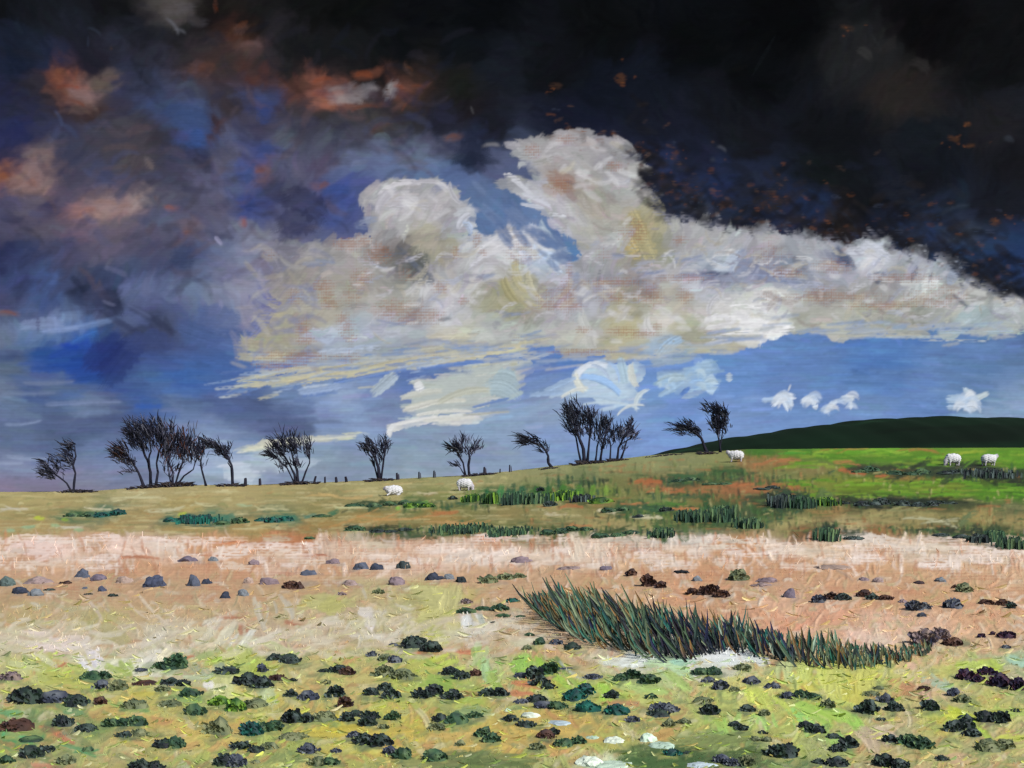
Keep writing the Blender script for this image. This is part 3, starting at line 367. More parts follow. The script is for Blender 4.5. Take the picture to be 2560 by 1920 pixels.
# named marks: u, v, L, W, ang, (r,g,b)
GMARKS = [(80,1183,100,34,0,(224,196,182)),(250,1176,50,34,0,(222,192,174)),(330,1178,90,26,0,(218,190,170)),(290,1185,60,20,0,(216,186,164)),(40,1190,40,14,0,(204,182,164)),(600,1165,60,12,0,(186,168,138)),(700,1185,60,30,80,(204,172,146)),(810,1180,80,14,0,(196,180,152)),
 (1000,1200,80,20,-10,(218,198,180)),(1070,1205,80,20,-20,(220,200,182)),(1130,1206,90,18,-6,(218,196,174)),(1180,1210,60,20,-20,(216,190,164)),(1240,1182,60,30,80,(214,196,172)),(1290,1180,60,24,80,(212,192,168)),(1350,1165,100,12,0,(196,182,162)),(1500,1166,120,16,0,(204,194,180)),(1550,1180,80,12,0,(206,192,172)),(1860,1158,90,14,4,(212,202,188)),
 (1930,1175,140,16,6,(210,196,180)),(2020,1182,120,14,6,(206,190,168)),(1740,1190,110,14,0,(208,188,162)),(1660,1185,60,20,60,(210,186,160)),(1620,1170,120,10,0,(200,186,166)),(600,1180,60,12,0,(178,112,66)),(640,1178,70,18,0,(180,112,64)),(500,1172,90,6,0,(180,108,62)),(660,1200,90,5,0,(172,96,56)),(300,1205,90,6,0,(176,108,68)),
 (1060,1165,90,8,-4,(186,110,62)),(930,1162,40,6,0,(190,104,54)),(1800,1152,60,6,0,(170,98,48)),(1400,1040,60,10,0,(166,96,50)),(1440,1060,80,8,0,(160,96,52)),(1600,1048,60,8,0,(160,98,54)),(1690,1050,50,8,10,(156,94,50)),(1650,1000,50,6,-14,(156,102,58)),(1700,996,60,6,-8,(156,104,58)),(1830,1000,60,6,10,(160,108,60)),
 (1840,1020,60,8,10,(160,90,50)),(1910,1030,40,6,0,(172,96,50)),(1960,1018,40,6,0,(170,110,50)),(2150,1020,30,10,0,(140,112,80)),(2120,1012,60,12,6,(36,40,26)),(1900,1012,90,12,-6,(50,58,36)),(1960,1018,110,16,-24,(44,56,34)),(2060,1014,110,14,-16,(40,54,32)),(1860,1014,60,10,4,(44,50,34)),(2160,1028,110,18,20,(32,38,26)),(2060,1030,60,14,-30,(44,56,34)),(2130,1034,50,12,30,(34,42,28)),
 (1980,972,90,4,0,(150,104,48)),(1830,970,120,4,0,(140,110,44)),(1780,976,50,5,0,(128,160,40)),(1940,978,50,5,10,(130,164,44)),(1900,972,60,4,6,(118,160,34)),(2090,978,80,6,-4,(128,148,34)),(1710,980,60,5,0,(64,130,34)),(1880,990,200,5,0,(74,116,22)),(2100,995,160,5,0,(78,120,24)),(1870,1038,90,5,0,(130,136,44)),(2030,1078,60,6,0,(130,116,40)),
 (1860,1086,70,12,4,(34,42,28)),(1940,1084,110,14,2,(24,30,22)),(2020,1082,90,12,0,(28,38,24)),(1890,1092,70,14,14,(28,34,28)),(1820,1078,60,10,0,(36,44,26)),(2090,1090,100,6,0,(60,66,40)),
 (30,1100,60,4,0,(190,182,158)),(210,1100,60,4,4,(194,186,150)),(300,1076,120,5,0,(192,186,140)),(360,1102,80,6,-8,(190,184,144)),(440,1090,60,4,0,(186,180,134)),(590,1100,70,5,0,(182,176,130)),(760,1098,70,5,0,(176,176,126)),(60,1140,30,8,0,(144,166,124)),(150,1140,60,5,0,(190,184,160)),(170,1146,20,7,0,(146,164,120)),(120,1136,20,7,0,(144,164,118)),
 (530,1092,30,6,0,(150,162,120)),(20,1147,24,8,0,(146,166,126)),(760,1075,90,5,0,(186,158,100)),(700,1070,60,4,0,(184,156,96)),(920,1066,40,3,0,(196,184,146)),(85,1120,22,8,0,(168,178,48)),(140,1123,14,5,0,(130,160,50)),(395,1112,20,8,0,(156,168,56)),(420,1122,40,16,0,(30,88,80)),(480,1122,50,16,-4,(58,112,88)),(440,1135,80,6,0,(40,90,76)),(610,1120,60,14,-4,(58,110,84)),
 (670,1114,30,10,0,(84,120,96)),(240,1108,30,12,0,(60,104,86)),(180,1110,60,12,0,(56,96,56)),(720,1108,24,10,-20,(50,104,72)),(860,1098,10,8,0,(130,180,60)),(885,1095,16,8,0,(130,176,56)),(915,1086,20,6,-20,(140,184,70)),(795,1088,60,8,0,(40,62,36)),(850,1086,60,10,0,(34,60,30)),(900,1088,50,10,0,(48,84,48)),(1000,1088,30,8,0,(60,88,56)),
 (760,1140,30,12,0,(52,62,40)),(830,1140,60,8,-6,(38,48,26)),(870,1146,40,8,0,(40,54,28)),(1000,1138,16,24,-30,(40,92,58)),(950,1152,70,14,0,(60,84,44)),(900,1160,90,8,0,(56,78,46)),(1090,1150,60,10,0,(66,92,50)),(1240,1144,100,8,0,(50,70,36)),(1330,1150,110,8,0,(56,76,38)),(1430,1146,50,22,80,(54,88,44)),(1480,1148,40,16,80,(70,92,50)),
 (1010,1130,100,5,0,(176,136,80)),(850,1120,160,5,0,(176,132,72)),(960,1108,60,8,0,(168,108,58)),(1230,1095,60,5,0,(174,110,62)),(1370,1090,60,4,0,(180,116,68)),(1480,1100,60,6,0,(180,116,66)),(1250,1136,60,4,0,(170,110,62)),(1310,1105,40,8,10,(196,186,150)),(1400,1118,60,8,0,(190,184,148)),(1200,1112,50,6,0,(188,178,142)),
 (1050,1072,10,40,14,(24,84,44)),(1080,1070,14,40,12,(58,120,62)),(1105,1068,14,44,10,(28,76,48)),(1125,1072,14,42,14,(26,92,60)),(1160,1066,14,30,8,(40,92,32)),(1185,1066,12,34,10,(40,88,34)),(1215,1064,14,34,8,(58,112,34)),(1250,1062,14,26,6,(72,122,38)),(1280,1062,12,24,8,(92,130,40)),(1310,1060,12,22,4,(112,142,50)),(1010,1066,8,30,16,(86,112,50)),(1030,1068,8,30,14,(96,116,54)),
 (1420,1060,10,20,0,(104,120,56)),(1530,1095,50,20,80,(44,80,42)),(1560,1110,50,34,80,(52,80,44)),(1610,1118,40,40,80,(70,84,52)),(1690,1078,40,50,80,(40,60,40)),(1730,1082,34,40,80,(34,64,40)),(1780,1084,34,40,80,(84,104,56)),(1660,1072,30,14,0,(36,46,30)),(1790,1152,40,36,84,(34,54,40)),(1840,1152,50,16,0,(52,66,44)),(2060,1148,80,10,4,(46,52,36)),(2110,1154,40,24,80,(36,48,36)),(2190,1166,60,26,4,(46,78,36)),(2150,1152,30,30,80,(50,66,40)),
 (2010,1190,0,0,0,(0,0,0)),(1560,1042,60,10,0,(54,80,42)),(1480,1028,80,8,0,(56,90,52)),(1570,1018,70,8,0,(48,84,44)),(1700,1005,0,0,0,(0,0,0)),(1450,1090,70,8,0,(70,112,44)),(1390,1096,90,12,0,(48,82,52)),(1480,1075,80,8,0,(70,86,50)),(1500,1126,50,6,0,(54,74,40)),(2090,1120,50,14,-40,(96,110,70)),(1960,1100,90,5,-8,(130,130,84)),(2010,1125,120,6,10,(170,170,134)),
 # yellow-green patches of moss in the straw
 (920,1285,60,40,20,(178,174,104)),(955,1300,60,60,10,(182,178,104)),(940,1335,70,40,-20,(180,176,100)),(975,1290,40,50,10,(184,178,108)),(945,1375,50,24,50,(186,188,88)),(925,1360,40,24,30,(172,172,96)),(700,1300,90,34,0,(176,172,100)),(980,1350,20,40,84,(196,186,110)),(720,1310,40,40,0,(180,176,90)),(1010,1350,60,24,84,(206,208,204)),(1040,1345,50,14,80,(170,178,160)),(790,1322,30,20,0,(200,192,180)),(800,1345,24,24,80,(206,196,188)),
 (1010,1410,50,8,0,(188,112,76)),(960,1405,40,8,-14,(186,106,70)),(920,1412,70,8,0,(182,104,66)),(500,1335,60,6,0,(176,112,76)),(640,1345,50,12,0,(176,108,74)),(520,1360,10,24,0,(176,116,84)),(130,1440,30,6,-30,(176,110,76)),(400,1423,40,6,-20,(176,108,70)),(730,1415,30,6,0,(178,116,84)),(2100,1330,0,0,0,(0,0,0)),
 (250,1375,60,30,20,(166,156,102)),(120,1395,120,26,0,(206,190,178)),(200,1420,60,20,60,(212,206,212)),(185,1435,50,14,50,(218,216,220)),(320,1430,70,20,-40,(216,212,196)),(350,1420,60,14,-50,(222,214,180)),(310,1445,110,14,6,(206,208,178)),(290,1452,120,10,10,(216,214,190)),(240,1438,90,14,-20,(206,206,176)),(370,1445,30,24,-60,(200,206,170)),
 (530,1385,60,16,-50,(200,200,186)),(490,1370,70,16,-50,(196,190,160)),(560,1330,80,12,70,(196,186,160)),(330,1320,90,8,46,(196,178,150)),(200,1310,60,8,50,(192,174,150)),(620,1310,60,10,60,(190,182,160)),(480,1450,60,24,60,(146,158,128)),(440,1455,60,12,40,(150,160,130)),(430,1464,70,10,0,(178,190,150)),(100,1450,30,60,20,(178,186,96)),(60,1440,80,16,10,(186,190,130)),(150,1470,110,20,20,(170,174,80)),
 (480,1425,80,14,-16,(164,176,84)),(530,1430,60,40,80,(170,182,90)),(560,1445,30,40,80,(160,176,70)),(500,1418,60,16,0,(176,184,96)),(610,1402,60,12,26,(170,188,110)),(440,1418,40,14,-20,(150,166,100)),(485,1480,52,50,86,(196,198,130)),(470,1485,10,50,84,(206,206,160)),(450,1480,14,24,84,(220,216,210)),(580,1500,50,30,70,(178,190,140)),(590,1510,30,8,-30,(190,200,60)),
 (250,1450,50,16,30,(160,178,80)),(270,1445,40,14,50,(150,170,70)),(20,1540,50,14,4,(104,160,104)),(50,1595,90,20,-2,(64,140,84)),(30,1590,50,12,10,(90,170,110)),(170,1620,80,10,20,(88,150,96)),(220,1520,0,0,0,(0,0,0)),(150,1535,60,16,20,(110,150,100)),(130,1590,70,10,30,(186,120,84)),(110,1578,50,10,20,(184,120,80)),(100,1655,60,12,0,(186,130,100)),(140,1640,40,30,0,(140,146,92)),
 (290,1530,60,20,0,(120,156,90)),(410,1510,50,20,0,(128,160,90)),(310,1500,60,10,0,(186,176,70)),(700,1555,120,14,-6,(190,178,60)),(740,1580,130,20,-12,(196,180,60)),(680,1590,80,16,0,(184,170,66)),(820,1580,140,14,0,(186,168,70)),(640,1560,60,12,0,(186,176,90)),(580,1570,60,14,0,(180,166,80)),
 (940,1425,60,10,-20,(176,190,60)),(965,1435,50,12,-24,(182,200,80)),(920,1430,40,16,30,(150,172,76)),(985,1448,40,10,-20,(190,206,90)),(930,1452,60,6,-10,(176,176,76)),(890,1440,60,12,-20,(176,176,84)),(870,1470,80,10,0,(160,176,70)),(950,1475,60,30,20,(140,170,70)),(1035,1420,60,20,80,(150,184,100)),(1050,1450,50,18,84,(166,200,140)),(1070,1480,60,24,60,(150,176,80)),
 (1120,1440,30,40,84,(128,170,64)),(1130,1435,20,50,84,(142,184,80)),(1170,1440,50,12,60,(140,180,60)),(1200,1460,90,14,40,(156,192,60)),(1240,1475,70,10,44,(150,180,80)),(1210,1435,40,10,60,(90,120,70)),(1230,1450,60,5,40,(180,190,170)),(1170,1470,40,14,0,(190,150,110)),(1140,1480,70,14,10,(190,116,76)),(1120,1500,70,10,0,(186,120,80)),(1010,1500,50,12,0,(176,112,70)),(930,1405,60,8,0,(180,100,66)),
 (1310,1500,40,34,60,(150,196,60)),(1300,1490,30,16,80,(160,200,70)),(1400,1490,90,16,10,(164,190,104)),(1350,1480,80,16,20,(170,190,110)),(1340,1520,80,12,0,(180,130,90)),(1430,1470,60,26,20,(170,184,120)),(1330,1430,50,20,0,(200,206,190)),(1380,1425,90,20,-8,(206,212,204)),(1460,1440,90,24,30,(170,200,150)),(1480,1430,50,18,0,(150,196,170)),(1460,1470,60,20,40,(160,186,100)),
 (1550,1420,80,26,0,(212,216,214)),(1600,1415,90,20,4,(220,224,222)),(1570,1432,70,16,0,(204,210,206)),(1530,1440,60,20,30,(196,200,186)),(1630,1425,50,20,20,(206,212,206)),(1500,1450,50,14,60,(200,196,186)),(1560,1455,80,16,0,(186,186,160)),(1700,1440,60,24,84,(184,196,130)),(1740,1445,50,30,84,(186,196,100)),(1780,1450,60,30,84,(190,198,90)),(1830,1490,20,70,10,(190,190,70)),(1850,1500,30,60,4,(192,188,76)),(1800,1480,60,34,84,(190,194,96)),
 (1870,1470,50,40,84,(186,186,90)),(1620,1500,40,20,80,(190,200,80)),(1650,1510,60,20,50,(184,196,84)),(1690,1520,50,16,40,(176,190,80)),(1750,1530,60,20,20,(150,186,76)),(1790,1540,60,20,30,(154,190,70)),(1830,1550,60,20,30,(160,196,84)),(1860,1570,60,14,60,(150,196,80)),(1890,1540,30,12,0,(186,176,96)),(1820,1520,60,10,10,(176,186,90)),(1770,1555,60,14,30,(150,186,76)),
 (1560,1575,60,16,64,(150,190,90)),(1590,1570,14,60,10,(156,190,100)),(1730,1560,70,12,60,(140,200,100)),(1790,1590,50,14,60,(150,196,90)),(1825,1610,60,14,60,(150,196,96)),(1650,1560,40,14,60,(150,196,96)),(1540,1540,80,20,60,(150,176,80)),(1530,1520,80,12,50,(176,160,100)),(1450,1560,60,16,0,(186,150,86)),(1420,1590,70,20,-14,(186,150,84)),
 (2090,1440,50,20,0,(172,190,80)),(2140,1440,50,24,20,(168,188,76)),(2120,1455,30,20,0,(180,190,80)),(2200,1430,50,20,20,(150,186,160)),(2240,1430,60,16,0,(154,190,164)),(2220,1545,0,0,0,(0,0,0)),(2180,1540,60,16,10,(170,190,90)),(2080,1550,70,20,30,(182,196,40)),(2100,1565,60,16,50,(170,200,50)),(2130,1590,50,12,50,(160,190,60)),(2060,1548,40,10,0,(194,202,60)),(2190,1510,0,0,0,(0,0,0)),
 (2185,1596,50,14,0,(180,190,70)),(2240,1500,40,30,60,(150,186,80)),(2010,1520,40,20,40,(170,186,166)),(2030,1480,80,14,20,(160,180,150)),(1960,1490,30,30,0,(180,130,90)),(2000,1500,24,60,6,(196,160,130)),(1880,1600,60,30,60,(190,170,140)),(1920,1590,60,20,30,(196,176,150)),(2050,1640,60,20,0,(190,160,120)),(2140,1560,30,14,0,(170,140,110)),(1970,1440,20,14,0,(206,170,140)),
 (1000,1640,160,22,0,(104,118,70)),(1050,1650,200,14,0,(96,114,64)),(930,1650,120,18,0,(120,126,76)),(1100,1636,120,10,4,(120,130,74)),(1440,1625,160,26,6,(76,100,56)),(1500,1645,200,24,0,(66,94,52)),(1400,1650,120,24,4,(70,100,54)),(1600,1640,140,30,0,(84,104,62)),(1560,1600,120,26,-10,(120,134,76)),(1480,1600,60,16,0,(130,140,80)),(1280,1655,60,14,10,(150,176,150)),
 (1180,1580,120,14,0,(190,162,80)),(1080,1600,140,16,0,(190,162,84)),(980,1590,100,12,0,(188,160,84)),(1240,1600,120,14,0,(186,156,80)),(1000,1560,60,12,0,(130,146,84)),(1020,1540,70,20,0,(134,156,100)),(1120,1530,50,10,0,(150,168,100))]

def paint_ground():
    S = Study(-320, 900, 2532, 1760, .45)
    T = S.field(parse(GROUND), soft=7, p=2.2)
    yy, xx = np.mgrid[0:S.h, 0:S.w]
    wx = vnoise(S.h, S.w, 10, 24, 71) * 6 + vnoise(S.h, S.w, 4, 8, 72) * 3; wy = vnoise(S.h, S.w, 10, 24, 73) * 2.0
    T = T[np.clip(yy + wy, 0, S.h - 1).astype(int), np.clip(xx + wx, 0, S.w - 1).astype(int)]
    vr0 = S.v0 + np.arange(S.h)[:, None, None] / K
    band = np.exp(-((vr0 - 1195) / 45) ** 2)
    T = T * (1 + .12 * band * np.array([1, 1.05, 1.1]))
    fg = np.clip((vr0 - 1400) / 60, 0, 1); T = T * (1 + fg * (np.array([1.12, 1.14, .98]) - 1))
    S.C[:] = T
    V0 = S.v0
    def layer(n, base, op, jit, bris, dry, vlo=950, vhi=1760, hg=1.):
        us = rng.uniform(S.u0, S.u1, n); vs = rng.uniform(vlo, vhi, n)
        for u, v in zip(us, vs):
            x = min(int((u - S.u0) * K), S.w - 1); y = min(int((v - V0) * K), S.h - 1)
            f = np.clip((v - 1000) / 660, 0, 1); sc = (.38 + .75 * f) * base * rng.uniform(.6, 1.4)
            if v < 1150: L, W, a = 34, 5, rng.normal(0, 5)
            elif v < 1215: (L, W, a) = (16, 7, rng.normal(82, 10)) if rng.random() < .6 else (34, 6, rng.normal(0, 6))
            elif v < 1300: L, W, a = 28, 8, rng.normal(-4, 12)
            elif v < 1420: L, W, a = 34, 10, rng.normal(-20 if rng.random() < .5 else 30, 26)
            else: L, W, a = 30, 11, rng.normal(0, 26)
            c = T[y, x] * (1 + jit * rng.standard_normal()) * (1 + jit * .35 * rng.standard_normal(3))
            S.dab(u, v, L * sc, W * sc, a, np.clip(c, 0, 1), op, rng.uniform(-.25, .25), bris, dry, 1.0, hg)
    layer(5200, 1.5, .6, .08, .06, -1)
    layer(9000, 1.0, .5, .12, .08, -1)
    layer(7000, .62, .5, .16, .10, .1)
    ZP = [(1150, [(190,182,134),(142,134,84),(168,124,74),(176,168,112),(120,128,76)]), (1245, [(230,212,198),(182,122,80),(210,174,144),(174,156,124),(224,200,180),(196,140,100)]),
          (1400, [(214,196,166),(178,170,104),(192,136,94),(166,168,124),(206,202,184),(204,166,130),(176,150,100)]),
          (1800, [(184,194,104),(150,176,84),(112,140,86),(190,154,86),(198,194,158),(132,142,94),(184,124,84),(160,166,110),(92,118,80)])]
    for k in range(6400):
        u = rng.uniform(S.u0, S.u1); v = rng.uniform(1010, 1755)
        f = np.clip((v - 1000) / 660, 0, 1)
        for lim, pal in ZP:
            if v < lim: break
        if v < 1150 and (u > 1150 or rng.random() < .5): continue
        c = lin(pal[rng.integers(len(pal))]); x = min(int((u - S.u0) * K), S.w - 1); y = min(int((v - V0) * K), S.h - 1)
        c = c * .7 + T[y, x] * .3
        a = rng.normal(0, 8) if v < 1150 else (rng.normal(84, 14) if v < 1245 and rng.random() < .7 else rng.normal(-25 if rng.random() < .6 else 40, 26))
        S.dab(u, v, (14 + 26 * f) * rng.uniform(.6, 1.5), (4 + 8 * f) * rng.uniform(.6, 1.4), a, c, rng.uniform(.35, .75), rng.uniform(-.4, .4), .12, -.1, 1.0, 1.3)
    for k in range(900):
        u = rng.uniform(-300, 1250); v = rng.uniform(1040, 1158)
        c = lin([(192,184,136),(140,128,78),(176,150,96),(160,150,96),(120,124,76),(184,172,118)][rng.integers(6)])
        S.dab(u, v, rng.uniform(20, 80), rng.uniform(2.2, 4.5), rng.normal(-1, 3), c, rng.uniform(.25, .55), 0, .1, .15, .9)
    for k in range(1500):
        u = rng.uniform(1130, 2500); v = rng.uniform(975, 1160)
        if v < np.interp(u, [1130, 1300, 1500, 1700, 2500], [1020, 1002, 985, 975, 975]): continue
        fld = (u > 1690) and (968 < v < 1012 or 1036 < v < 1076)
        pal = [(92,146,24),(72,124,18),(112,152,30),(84,132,16),(122,144,40)] if fld else [(52,84,44),(150,140,88),(156,100,56),(76,98,48),(138,136,84),(60,76,44),(120,124,70)]
        c = lin(pal[rng.integers(len(pal))]); hz = fld or rng.random() < .45
        S.dab(u, v, rng.uniform(20, 60) if hz else rng.uniform(8, 20), rng.uniform(2.5, 5) if hz else rng.uniform(4, 9), rng.normal(0, 4) if hz else rng.normal(82, 8), c, rng.uniform(.5, .8) if fld else rng.uniform(.3, .6), 0, .1, -1 if fld else .3, 1.0)
    for cu, cv, ru, rv, n in [(1100,1072,60,12,40),(1260,1060,90,10,40),(1440,1104,80,8,50),(1540,1112,60,16,90),(1640,1116,60,18,70),(1700,1082,60,14,70),(1480,1070,80,8,50),(1360,1118,60,6,30),(1560,1030,80,8,50),(1440,1040,60,7,40),
                              (1150,1152,140,8,80),(1350,1148,120,7,70),(1790,1150,40,12,30),(2060,1150,90,9,50),(2160,1164,60,12,50),(1950,1146,90,6,30),(2100,1024,110,8,70),(1960,1020,80,7,50),(1920,1086,110,7,70),(940,1094,90,7,40),(860,1146,80,6,40),(1240,1040,60,6,40),(1650,1040,60,6,30)]:
        for k in range(n):
            u = cu + rng.normal(0, ru * .6); v = cv + rng.normal(0, rv * .6)
            if v < np.interp(u, [1130, 1300, 1500, 1700, 2500], [1020, 1002, 985, 975, 975]): continue
            S.dab(u, v, rng.uniform(9, 24), rng.uniform(3, 7), rng.normal(84, 8) if rng.random() < .7 else rng.normal(-8, 8), lin([(36,66,38),(48,84,44),(62,96,46),(34,50,36),(84,108,54),(40,76,54)][rng.integers(6)]), rng.uniform(.45, .8), 0, .1, .1, .9)
    # the warm ground colour left bare between the marks
    n2 = vnoise(S.h, S.w, 5, 26, 81)
    vrow = V0 + np.arange(S.h)[:, None] / K
    wgt = np.clip((vrow - 1150) / 20, 0, 1) * np.clip((1330 - vrow) / 60, .25, 1) * np.clip((1640 - vrow) / 60, 0, 1)
    hole = np.clip((n2 * .28 + .30 - S.mesh) * 3.5, 0, 1) * wgt * .5
    S.C = S.C * (1 - hole[..., None]) + lin((172, 98, 62)) * hole[..., None]
    for u, v, L, W, a, c in GMARKS:
        if not L: continue
        if W > L and a < 20: L, W, a = W, L, a + 90
        n = max(1, int(L * W / 500)) if L < 200 else 2
        S.dab(u, v, L, W, a, lin(c), .8, rng.uniform(-.15, .15), .10, -.1 if v > 1200 else .2, 1.0, .6)
        for k in range(n + 1):
            j = 1 + .10 * rng.standard_normal()
            S.dab(u + rng.normal(0, L * .22), v + rng.normal(0, W * .25), L * rng.uniform(.4, .8), max(3, W * rng.uniform(.3, .6)), a + rng.normal(0, 12), np.clip(lin(c) * j, 0, 1), .75, rng.uniform(-.2, .2), .09, .1, .9, .7)
    # little pointed marks: green on the slope, pale in the straw
    for k in range(420):
        v = rng.uniform(1010, 1160); u = rng.uniform(1120, 2300)
        if v < 1069 - 100 * np.clip((u - 1100) / 600, 0, 1) + 25: continue
        S.dab(u, v, rng.uniform(5, 14), rng.uniform(2.5, 5), rng.uniform(60, 110) if rng.random() < .6 else rng.uniform(-20, 20), lin((46, 66, 40)) if rng.random() < .6 else lin((160, 150, 96)), .6, 0, .1, .2, .8)
    for k in range(170):
        v = rng.uniform(1162, 1228); u = rng.uniform(-300, 2500)
        S.dab(u, v, rng.uniform(30, 90), rng.uniform(8, 20), rng.normal(0, 5), lin([(224,204,188),(214,194,174),(226,208,196),(208,182,154)][rng.integers(4)]), .6, rng.uniform(-.1, .1), .10, .25, 1.0)
    for k in range(120):
        v = rng.uniform(1340, 1420); u = rng.uniform(-100, 1150)
        S.dab(u, v, rng.uniform(40, 100), rng.uniform(8, 18), rng.normal(-12, 16), lin([(206,196,166),(200,184,158),(196,192,150),(212,206,188)][rng.integers(4)]), .45, rng.uniform(-.3, .3), .08, -.1, 1.2)
    for k in range(260):
        v = rng.uniform(1158, 1235); u = rng.uniform(-300, 2500)
        S.dab(u, v, rng.uniform(12, 34), rng.uniform(3, 8), rng.normal(84, 16), lin((228, 212, 196)) if rng.random() < .55 else lin((184, 116, 74)), .5, 0, .1, .2, .8)
    g = S.C.mean(axis=2, keepdims=True)
    kk = .06 + .14 * np.clip((vrow[..., None] - 1150) / 60, 0, 1) * np.clip((1440 - vrow[..., None]) / 60, .3, 1)
    S.C = S.C * (1 - kk) + g * kk * np.array([1.02, 1.02, .96])
    S.C *= (1 + .05 * (S.weave - .5))[..., None]
    return S

# ---------------------------------------------------------------- helpers
def material(name, rough=.75, spec=.25, emit=0., bump=0.):
    """colour comes from the mesh's own colour attribute, broken up a little by noise"""
    m = bpy.data.materials.new(name); m.use_nodes = True
    t = m.node_tree; t.nodes.clear()
    o = t.nodes.new('ShaderNodeOutputMaterial'); a = t.nodes.new('ShaderNodeAttribute'); a.attribute_name = 'paint'
    if emit:
        e = t.nodes.new('ShaderNodeEmission'); e.inputs['Strength'].default_value = emit
        t.links.new(a.outputs['Color'], e.inputs['Color']); t.links.new(e.outputs[0], o.inputs[0]); return m
    p = t.nodes.new('ShaderNodeBsdfPrincipled'); p.inputs['Roughness'].default_value = rough
    p.inputs['Specular IOR Level'].default_value = spec
    n = t.nodes.new('ShaderNodeTexNoise'); n.inputs['Scale'].default_value = 9; n.inputs['Detail'].default_value = 4
    g = t.nodes.new('ShaderNodeNewGeometry'); t.links.new(g.outputs['Position'], n.inputs['Vector'])
    mr = t.nodes.new('ShaderNodeMapRange'); mr.inputs['To Min'].default_value = .86; mr.inputs['To Max'].default_value = 1.14
    t.links.new(n.outputs['Fac'], mr.inputs['Value'])
    mx = t.nodes.new('ShaderNodeVectorMath'); mx.operation = 'SCALE'
    t.links.new(a.outputs['Color'], mx.inputs[0]); t.links.new(mr.outputs[0], mx.inputs['Scale'])
    t.links.new(mx.outputs[0], p.inputs['Base Color'])
    if bump:
        b = t.nodes.new('ShaderNodeBump'); b.inputs['Strength'].default_value = bump; b.inputs['Distance'].default_value = .02
        n2 = t.nodes.new('ShaderNodeTexNoise'); n2.inputs['Scale'].default_value = 40
        t.links.new(g.outputs['Position'], n2.inputs['Vector']); t.links.new(n2.outputs['Fac'], b.inputs['Height']); t.links.new(b.outputs[0], p.inputs['Normal'])
    t.links.new(p.outputs[0], o.inputs[0])
    return m

M_SKY = material('cloudy_sky', emit=2 ** -EXPO)
M_GROUND = material('grass_and_straw', .7, .2)
M_HILL = material('hill_grass', .8, .1)
M_PLANT = material('plant', .7, .2)
M_BARK = material('bark', .8, .15)
M_STONE = material('stone', .8, .2, bump=.4)
M_FLEECE = material('fleece', .95, .05, bump=.6)
M_WOOD = material('weathered_wood', .85, .1, bump=.4)

def mesh_from(name, V, F, C, mat, smooth=False):
    """V (n,3), F list of index tuples or (k,4)/(k,3) int array, C (n,3) linear colours"""
    me = bpy.data.meshes.new(name)
    V = np.asarray(V, np.float32)
    if isinstance(F, np.ndarray):
        k = F.shape[1]; nf = len(F)
        me.vertices.add(len(V)); me.vertices.foreach_set('co', V.ravel())
        me.loops.add(nf * k); me.loops.foreach_set('vertex_index', F.ravel().astype(np.int32))
        me.polygons.add(nf); me.polygons.foreach_set('loop_start', np.arange(0, nf * k, k, dtype=np.int32))
        me.update(calc_edges=True)
    else:
        me.from_pydata(V.tolist(), [], F)
    ca = me.color_attributes.new('paint', 'FLOAT_COLOR', 'POINT')
    A = np.ones((len(V), 4), np.float32); A[:, :3] = C; ca.data.foreach_set('color', A.ravel())
    me.materials.append(mat)
    if smooth: me.polygons.foreach_set('use_smooth', np.ones(len(me.polygons), bool))
    return me

def link(name, data, parent=None, loc=(0, 0, 0), label=None, cat=None, group=None, kind=None):
    o = bpy.data.objects.new(name, data); COL.objects.link(o); o.location = loc
    if parent: o.parent = parent
    for k, v in (('label', label), ('category', cat), ('group', group), ('kind', kind)):
        if v: o[k] = v
    return o

